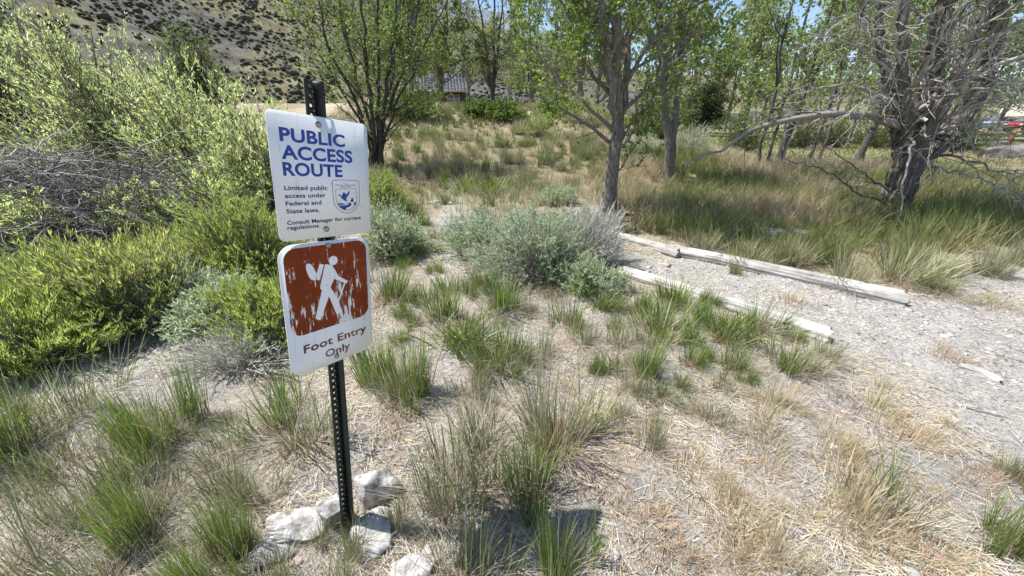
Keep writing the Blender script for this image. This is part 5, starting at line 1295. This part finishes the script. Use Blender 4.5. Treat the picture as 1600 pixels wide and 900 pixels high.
# pebbles and soil crumbs
n = 12000; x = r_.uniform(-4, 5.5, n); y = .45 + 5.2 * r_.uniform(0, 1, n) ** 1.4; x[9000:] = r_.uniform(1.0, 4.2, 3000); y[9000:] = r_.uniform(2.6, 5.6, 3000)
k = (r_.random(n) < .3 + .7 * masks(x, y)[0]) & (masks(x, y)[1] < .3); x, y = x[k], y[k]; n = len(x)
sB_, tB_ = seg_side(x, y, LOG_A0, LOG_B1); sC_, tC_ = seg_side(x, y, LOG_C0, LOG_C1); gravel = (sB_ < -.05) & (sC_ > .05) & (tC_ > -.4)
s = ((.0025 + r_.gamma(1.3, .0034, n)) * np.where(gravel, 1.35, 1))[:, None, None]
V = ICO_V[::1][None] * s * np.array([1, 1, .6]) * r_.uniform(.6, 1.25, (n, len(ICO_V), 1)) + np.stack([x, y, gh(x, y)], -1)[:, None]
F = (np.arange(n)[:, None, None] * len(ICO_V) + ICO_F[None]).reshape(-1, 3)
tag(link("pebbles", build_mesh("pebbles", V, [F], np.repeat(mixcol([[.46, .44, .415], [.35, .33, .305], [.22, .205, .19], [.56, .545, .52]], [3, 2, 1.5, .7], n, .15), len(ICO_V), 0)), M_PEB), "pale pebbles and crumbs of soil on the trail", "pebbles", kind="stuff")
# loose sticks
def stick(a, b, r0, label, seed, col=(.36, .33, .29)):
    r = np.random.default_rng(seed); P = resample(np.array([a, (np.array(a) + b) / 2 + r.normal(size=3) * .01, b]), 9, .004); P[:, 2] = gh(P[:, 0], P[:, 1]) + r0 + .004
    o0 = P[0].copy(); m_ = MB().add(*tubes((P - o0)[None], np.linspace(r0, r0 * .5, 9)[None], 7, [col]))
    T = spawn((P - o0)[None], np.linspace(r0, r0 * .5, 9)[None], 2, .3, .9, (.4, .9), .05, .6, 4, .1, 0, .0015); m_.add(*tubes(T[0], T[1], 5, [col, col]))
    tag(link("stick", m_.mesh("stick", True), M_TWIG, None, o0), label, "stick", "loose sticks on the ground")
stick(W(1018, 647), W(1082, 642), .004, "thin dark stick lying below the sparse bunchgrass by the logs", 1, (.16, .14, .12))
stick(W(920, 700), W(945, 672), .004, "thin dark twig at the right foot of the largest pale bunchgrass", 2, (.12, .1, .09))
stick(W(1510, 642), W(1570, 655), .004, "thin dark stick on sand below the bleached wood piece", 3, (.2, .18, .16))
stick(W(1340, 690), W(1420, 745), .003, "long straw-thin twig crossing the sandy trail's edge", 4)

# ------------------------------------------------------------------ cabin
M_WALL = mat_noise("brown_stained_boards", (.055, .036, .026), (.10, .066, .048), 6, .8, .3, .01, stretch=(1, 1, 6))
M_ROOF = mat_noise("grey_shingles", (.11, .11, .115), (.19, .19, .20), 8, .85, .4, .02)
M_TRIM = mat_noise("cabin_trim", (.30, .29, .27), (.42, .41, .39), 9, .7, .1)
M_REDP = mat_noise("red_paint", (.09, .03, .022), (.14, .045, .03), 9, .55, .1)
m_gl, nt, n_, l_, bs = new_mat("window_glass"); bs.inputs["Base Color"].default_value = (.12, .14, .16, 1); bs.inputs["Roughness"].default_value = .08
def box(c, s, rot=0):
    x, y, z = np.array(s) / 2; v = np.array([[i, j, k] for i in (-x, x) for j in (-y, y) for k in (-z, z)]) + np.array(c)
    return v, np.array([[0, 1, 3, 2], [4, 6, 7, 5], [0, 4, 5, 1], [2, 3, 7, 6], [0, 2, 6, 4], [1, 5, 7, 3]])
YC = 44.0
pc = AT(688, 160, YC); zc = float(height(pc[0], YC))
cab = empty("cabin", (pc[0], YC, zc)); cab.rotation_euler = (0, 0, rad(10)); tag(cab, "small brown wooden cabin with grey roof half hidden behind trees", "cabin")
wl = MB(); wx, wy, wh = 5.2, 4.2, 2.35
wall = link("wall", MB().add(*box((0, 0, wh / 2 - .2), (wx, wy, wh + .4))).mesh("wall"), M_WALL, cab)
for k in range(20):
    link("board", MB().add(*box((-wx / 2 + wx * (k + .5) / 20, -wy / 2 - .012, wh / 2), (wx / 20 - .03, .024, wh))).mesh("board"), M_WALL, wall)
gv = np.array([[-wx / 2, -wy / 2, wh], [-wx / 2, wy / 2, wh], [-wx / 2, 0, wh + 1.35], [wx / 2, -wy / 2, wh], [wx / 2, wy / 2, wh], [wx / 2, 0, wh + 1.35]])
link("gable", build_mesh("gable", gv, [np.array([[0, 2, 1], [3, 4, 5]])]), M_WALL, cab)
roof = empty("roof"); roof.parent = cab
sl = math.atan2(1.35, wy / 2); Lr = math.hypot(1.35, wy / 2) + .45
rows_, cols_ = 9, 18
rm = MB()
for sg in (-1, 1):
    for q in range(rows_):
        for k in range(cols_):
            d0 = Lr * q / rows_; d1 = Lr * (q + 1) / rows_ + .03; x0 = -wx / 2 - .3 + (wx + .6) * k / cols_; x1 = x0 + (wx + .6) / cols_ - .02
            f0 = lambda d, o: (sg * d * math.cos(sl), wh + 1.40 - d * math.sin(sl) + o)
            a0, a1 = f0(d0, .02), f0(d1, .05)
            vv = [(x0, a0[0], a0[1]), (x1, a0[0], a0[1]), (x1, a1[0], a1[1]), (x0, a1[0], a1[1]), (x0, a1[0], a1[1] - .05), (x1, a1[0], a1[1] - .05), (x0, a0[0], a0[1] - .05), (x1, a0[0], a0[1] - .05)]
            rm.add(vv, np.array([[0, 1, 2, 3], [3, 2, 5, 4], [4, 5, 7, 6], [0, 3, 4, 6], [1, 7, 5, 2]]))
COL.objects.unlink(roof); bpy.data.objects.remove(roof)
rf = link("roof", rm.mesh("roof"), M_ROOF, cab); rf["kind"] = "stuff"
win = link("window", MB().add(*box((1.35, -wy / 2 - .05, 1.45), (1.25, .10, .72))).mesh("window"), M_TRIM, cab)
link("pane", MB().add(*box((1.05, -wy / 2 - .105, 1.45), (.52, .02, .58))).mesh("pane"), m_gl, win); link("pane", MB().add(*box((1.65, -wy / 2 - .105, 1.45), (.52, .02, .58))).mesh("pane"), m_gl, win)
dr = link("door", MB().add(*box((-.6, -wy / 2 - .05, .98), (.9, .10, 1.96))).mesh("door"), M_TRIM, cab); link("handle", MB().add(*box((-.28, -wy / 2 - .13, .98), (.05, .06, .16))).mesh("handle"), M_BOLT, dr)
link("fascia", MB().add(*box((0, -wy / 2 - .47, wh - .26), (wx + .6, .05, .16))).mesh("fascia"), M_TRIM, cab)
# red gate beside the cabin
pg = AT(710, 170, 34); gt = empty("red_gate", (pg[0], 34, float(height(pg[0], 34)))); tag(gt, "small red wooden gate with a white diagonal in front of the cabin", "gate")
for x in (-.55, .55): link("post", MB().add(*box((x, 0, .5), (.09, .09, 1.1))).mesh("post"), M_REDP, gt)
for z in (.25, .9): link("rail", MB().add(*box((0, -.06, z), (1.2, .03, .11))).mesh("rail"), M_REDP, gt)
dg_ = link("brace", MB().add(*box((0, 0, 0), (1.1, .03, .09))).mesh("brace"), M_SWHITE, gt, (0, -.10, .57), (0, rad(32), 0))

# ------------------------------------------------------------------ far right: rail barrier and parked cars
M_ORR = mat_noise("red_orange_paint", (.17, .05, .036), (.24, .07, .05), 9, .5, .1)
pr = W(1574, 229); br_ = empty("rail_barrier", pr); tag(br_, "low red orange rail barrier on posts at the far right", "barrier")
xs = [0, -2.6, -5.2]
for x in xs: link("post", MB().add(*box((x, 0, .38), (.13, .13, .85))).mesh("post"), M_ORR, br_)
for x in (-1.3, -3.9): link("rail", MB().add(*box((x, -.10, .66), (2.5, .06, .13))).mesh("rail"), M_ORR, br_)
m_tire = mat_noise("tyre_rubber", (.012, .012, .012), (.03, .03, .03), 30, .8, 0)
m_rim = mat_noise("wheel_metal", (.35, .35, .36), (.5, .5, .5), 30, .35, 0, metallic=.8)
m_lamp = mat_noise("lamp_glass", (.6, .6, .58), (.75, .75, .72), 30, .15, 0)
def car(pos, rz, paint, label):
    t = empty("parked_car", pos); t.rotation_euler = (0, 0, rz); tag(t, label, "car", "cars parked beyond the lawn")
    prof = [(-2.2, .35), (-2.25, .75), (-2.1, .95), (-1.0, 1.02), (1.15, 1.05), (2.05, 1.0), (2.2, .8), (2.2, .35)]
    def loft(prof, ws, name, mat, par):
        n = len(prof); V = [(x, s * w_, z) for s, w_ in ws for x, z in prof]; F = [[k * n + i, k * n + (i + 1) % n, (k + 1) * n + (i + 1) % n, (k + 1) * n + i] for k in range(len(ws) - 1) for i in range(n)]
        me = build_mesh(name, V, [np.array(F), np.array([list(range(n))[::-1]]), np.array([[(len(ws) - 1) * n + i for i in range(n)]])]); return link(name, me, mat, par)
    body = loft(prof, ((-1, .88), (-1, .80), (1, .80), (1, .88)), "body", paint, t)
    cabp = [(-1.05, 1.0), (-.35, 1.50), (.95, 1.52), (1.75, 1.02)]
    loft(cabp, ((-1, .74), (1, .74)), "cabin_shell", paint, t)
    for s in (-1, 1):
        V = [(x * .92 + .03, s * .752, 1.03 + (z - 1.0) * .85) for x, z in cabp]; link("side_window", build_mesh("side_window", V, [np.array([[0, 1, 2, 3]])]), m_gl, t)
        for x in (-1.4, 1.4):
            a = np.arange(20) * 2 * np.pi / 20
            def wheel(r, w_, name, mat, par):
                V = np.concatenate([np.stack([x + r * np.cos(a), np.full(20, s * .82 + q * w_ / 2), .33 + r * np.sin(a)], -1) for q in (-1, 1)]); i = np.arange(20); j = (i + 1) % 20
                return link(name, build_mesh(name, V, [np.stack([i, j, j + 20, i + 20], -1), np.array([i[::-1]]), np.array([i + 20])]), mat, par)
            wo = wheel(.33, .22, "wheel", m_tire, t); wheel(.2, .24, "rim", m_rim, wo)
    for s in (-1, 1): link("headlight", MB().add(*box((-2.2, s * .62, .72), (.12, .35, .16))).mesh("headlight"), m_lamp, t)
    V = [(-1.0, -.68, 1.05), (-1.0, .68, 1.05), (-.40, .62, 1.45), (-.40, -.62, 1.45)]; V = [(x - .06, y, z) for x, y, z in V]
    link("windscreen", build_mesh("windscreen", V, [np.array([[0, 1, 2, 3]])]), m_gl, t)
def carpaint(n, c):
    m, nt, nn, ll, b = new_mat(n); b.inputs["Base Color"].default_value = (*c, 1); b.inputs["Roughness"].default_value = .3; b.inputs["Coat Weight"].default_value = .5; return m
Yk = 46; p1 = AT(1552, 196, Yk); p2 = AT(1606, 196, Yk - 2)
car((p1[0], Yk, 0), .2, carpaint("silver_blue_paint", (.30, .34, .42)), "silver blue parked car at the far right behind dead branches")
car((p2[0], Yk - 2, 0), .2, carpaint("dark_red_paint", (.25, .015, .02)), "dark red parked car cut by the right edge")
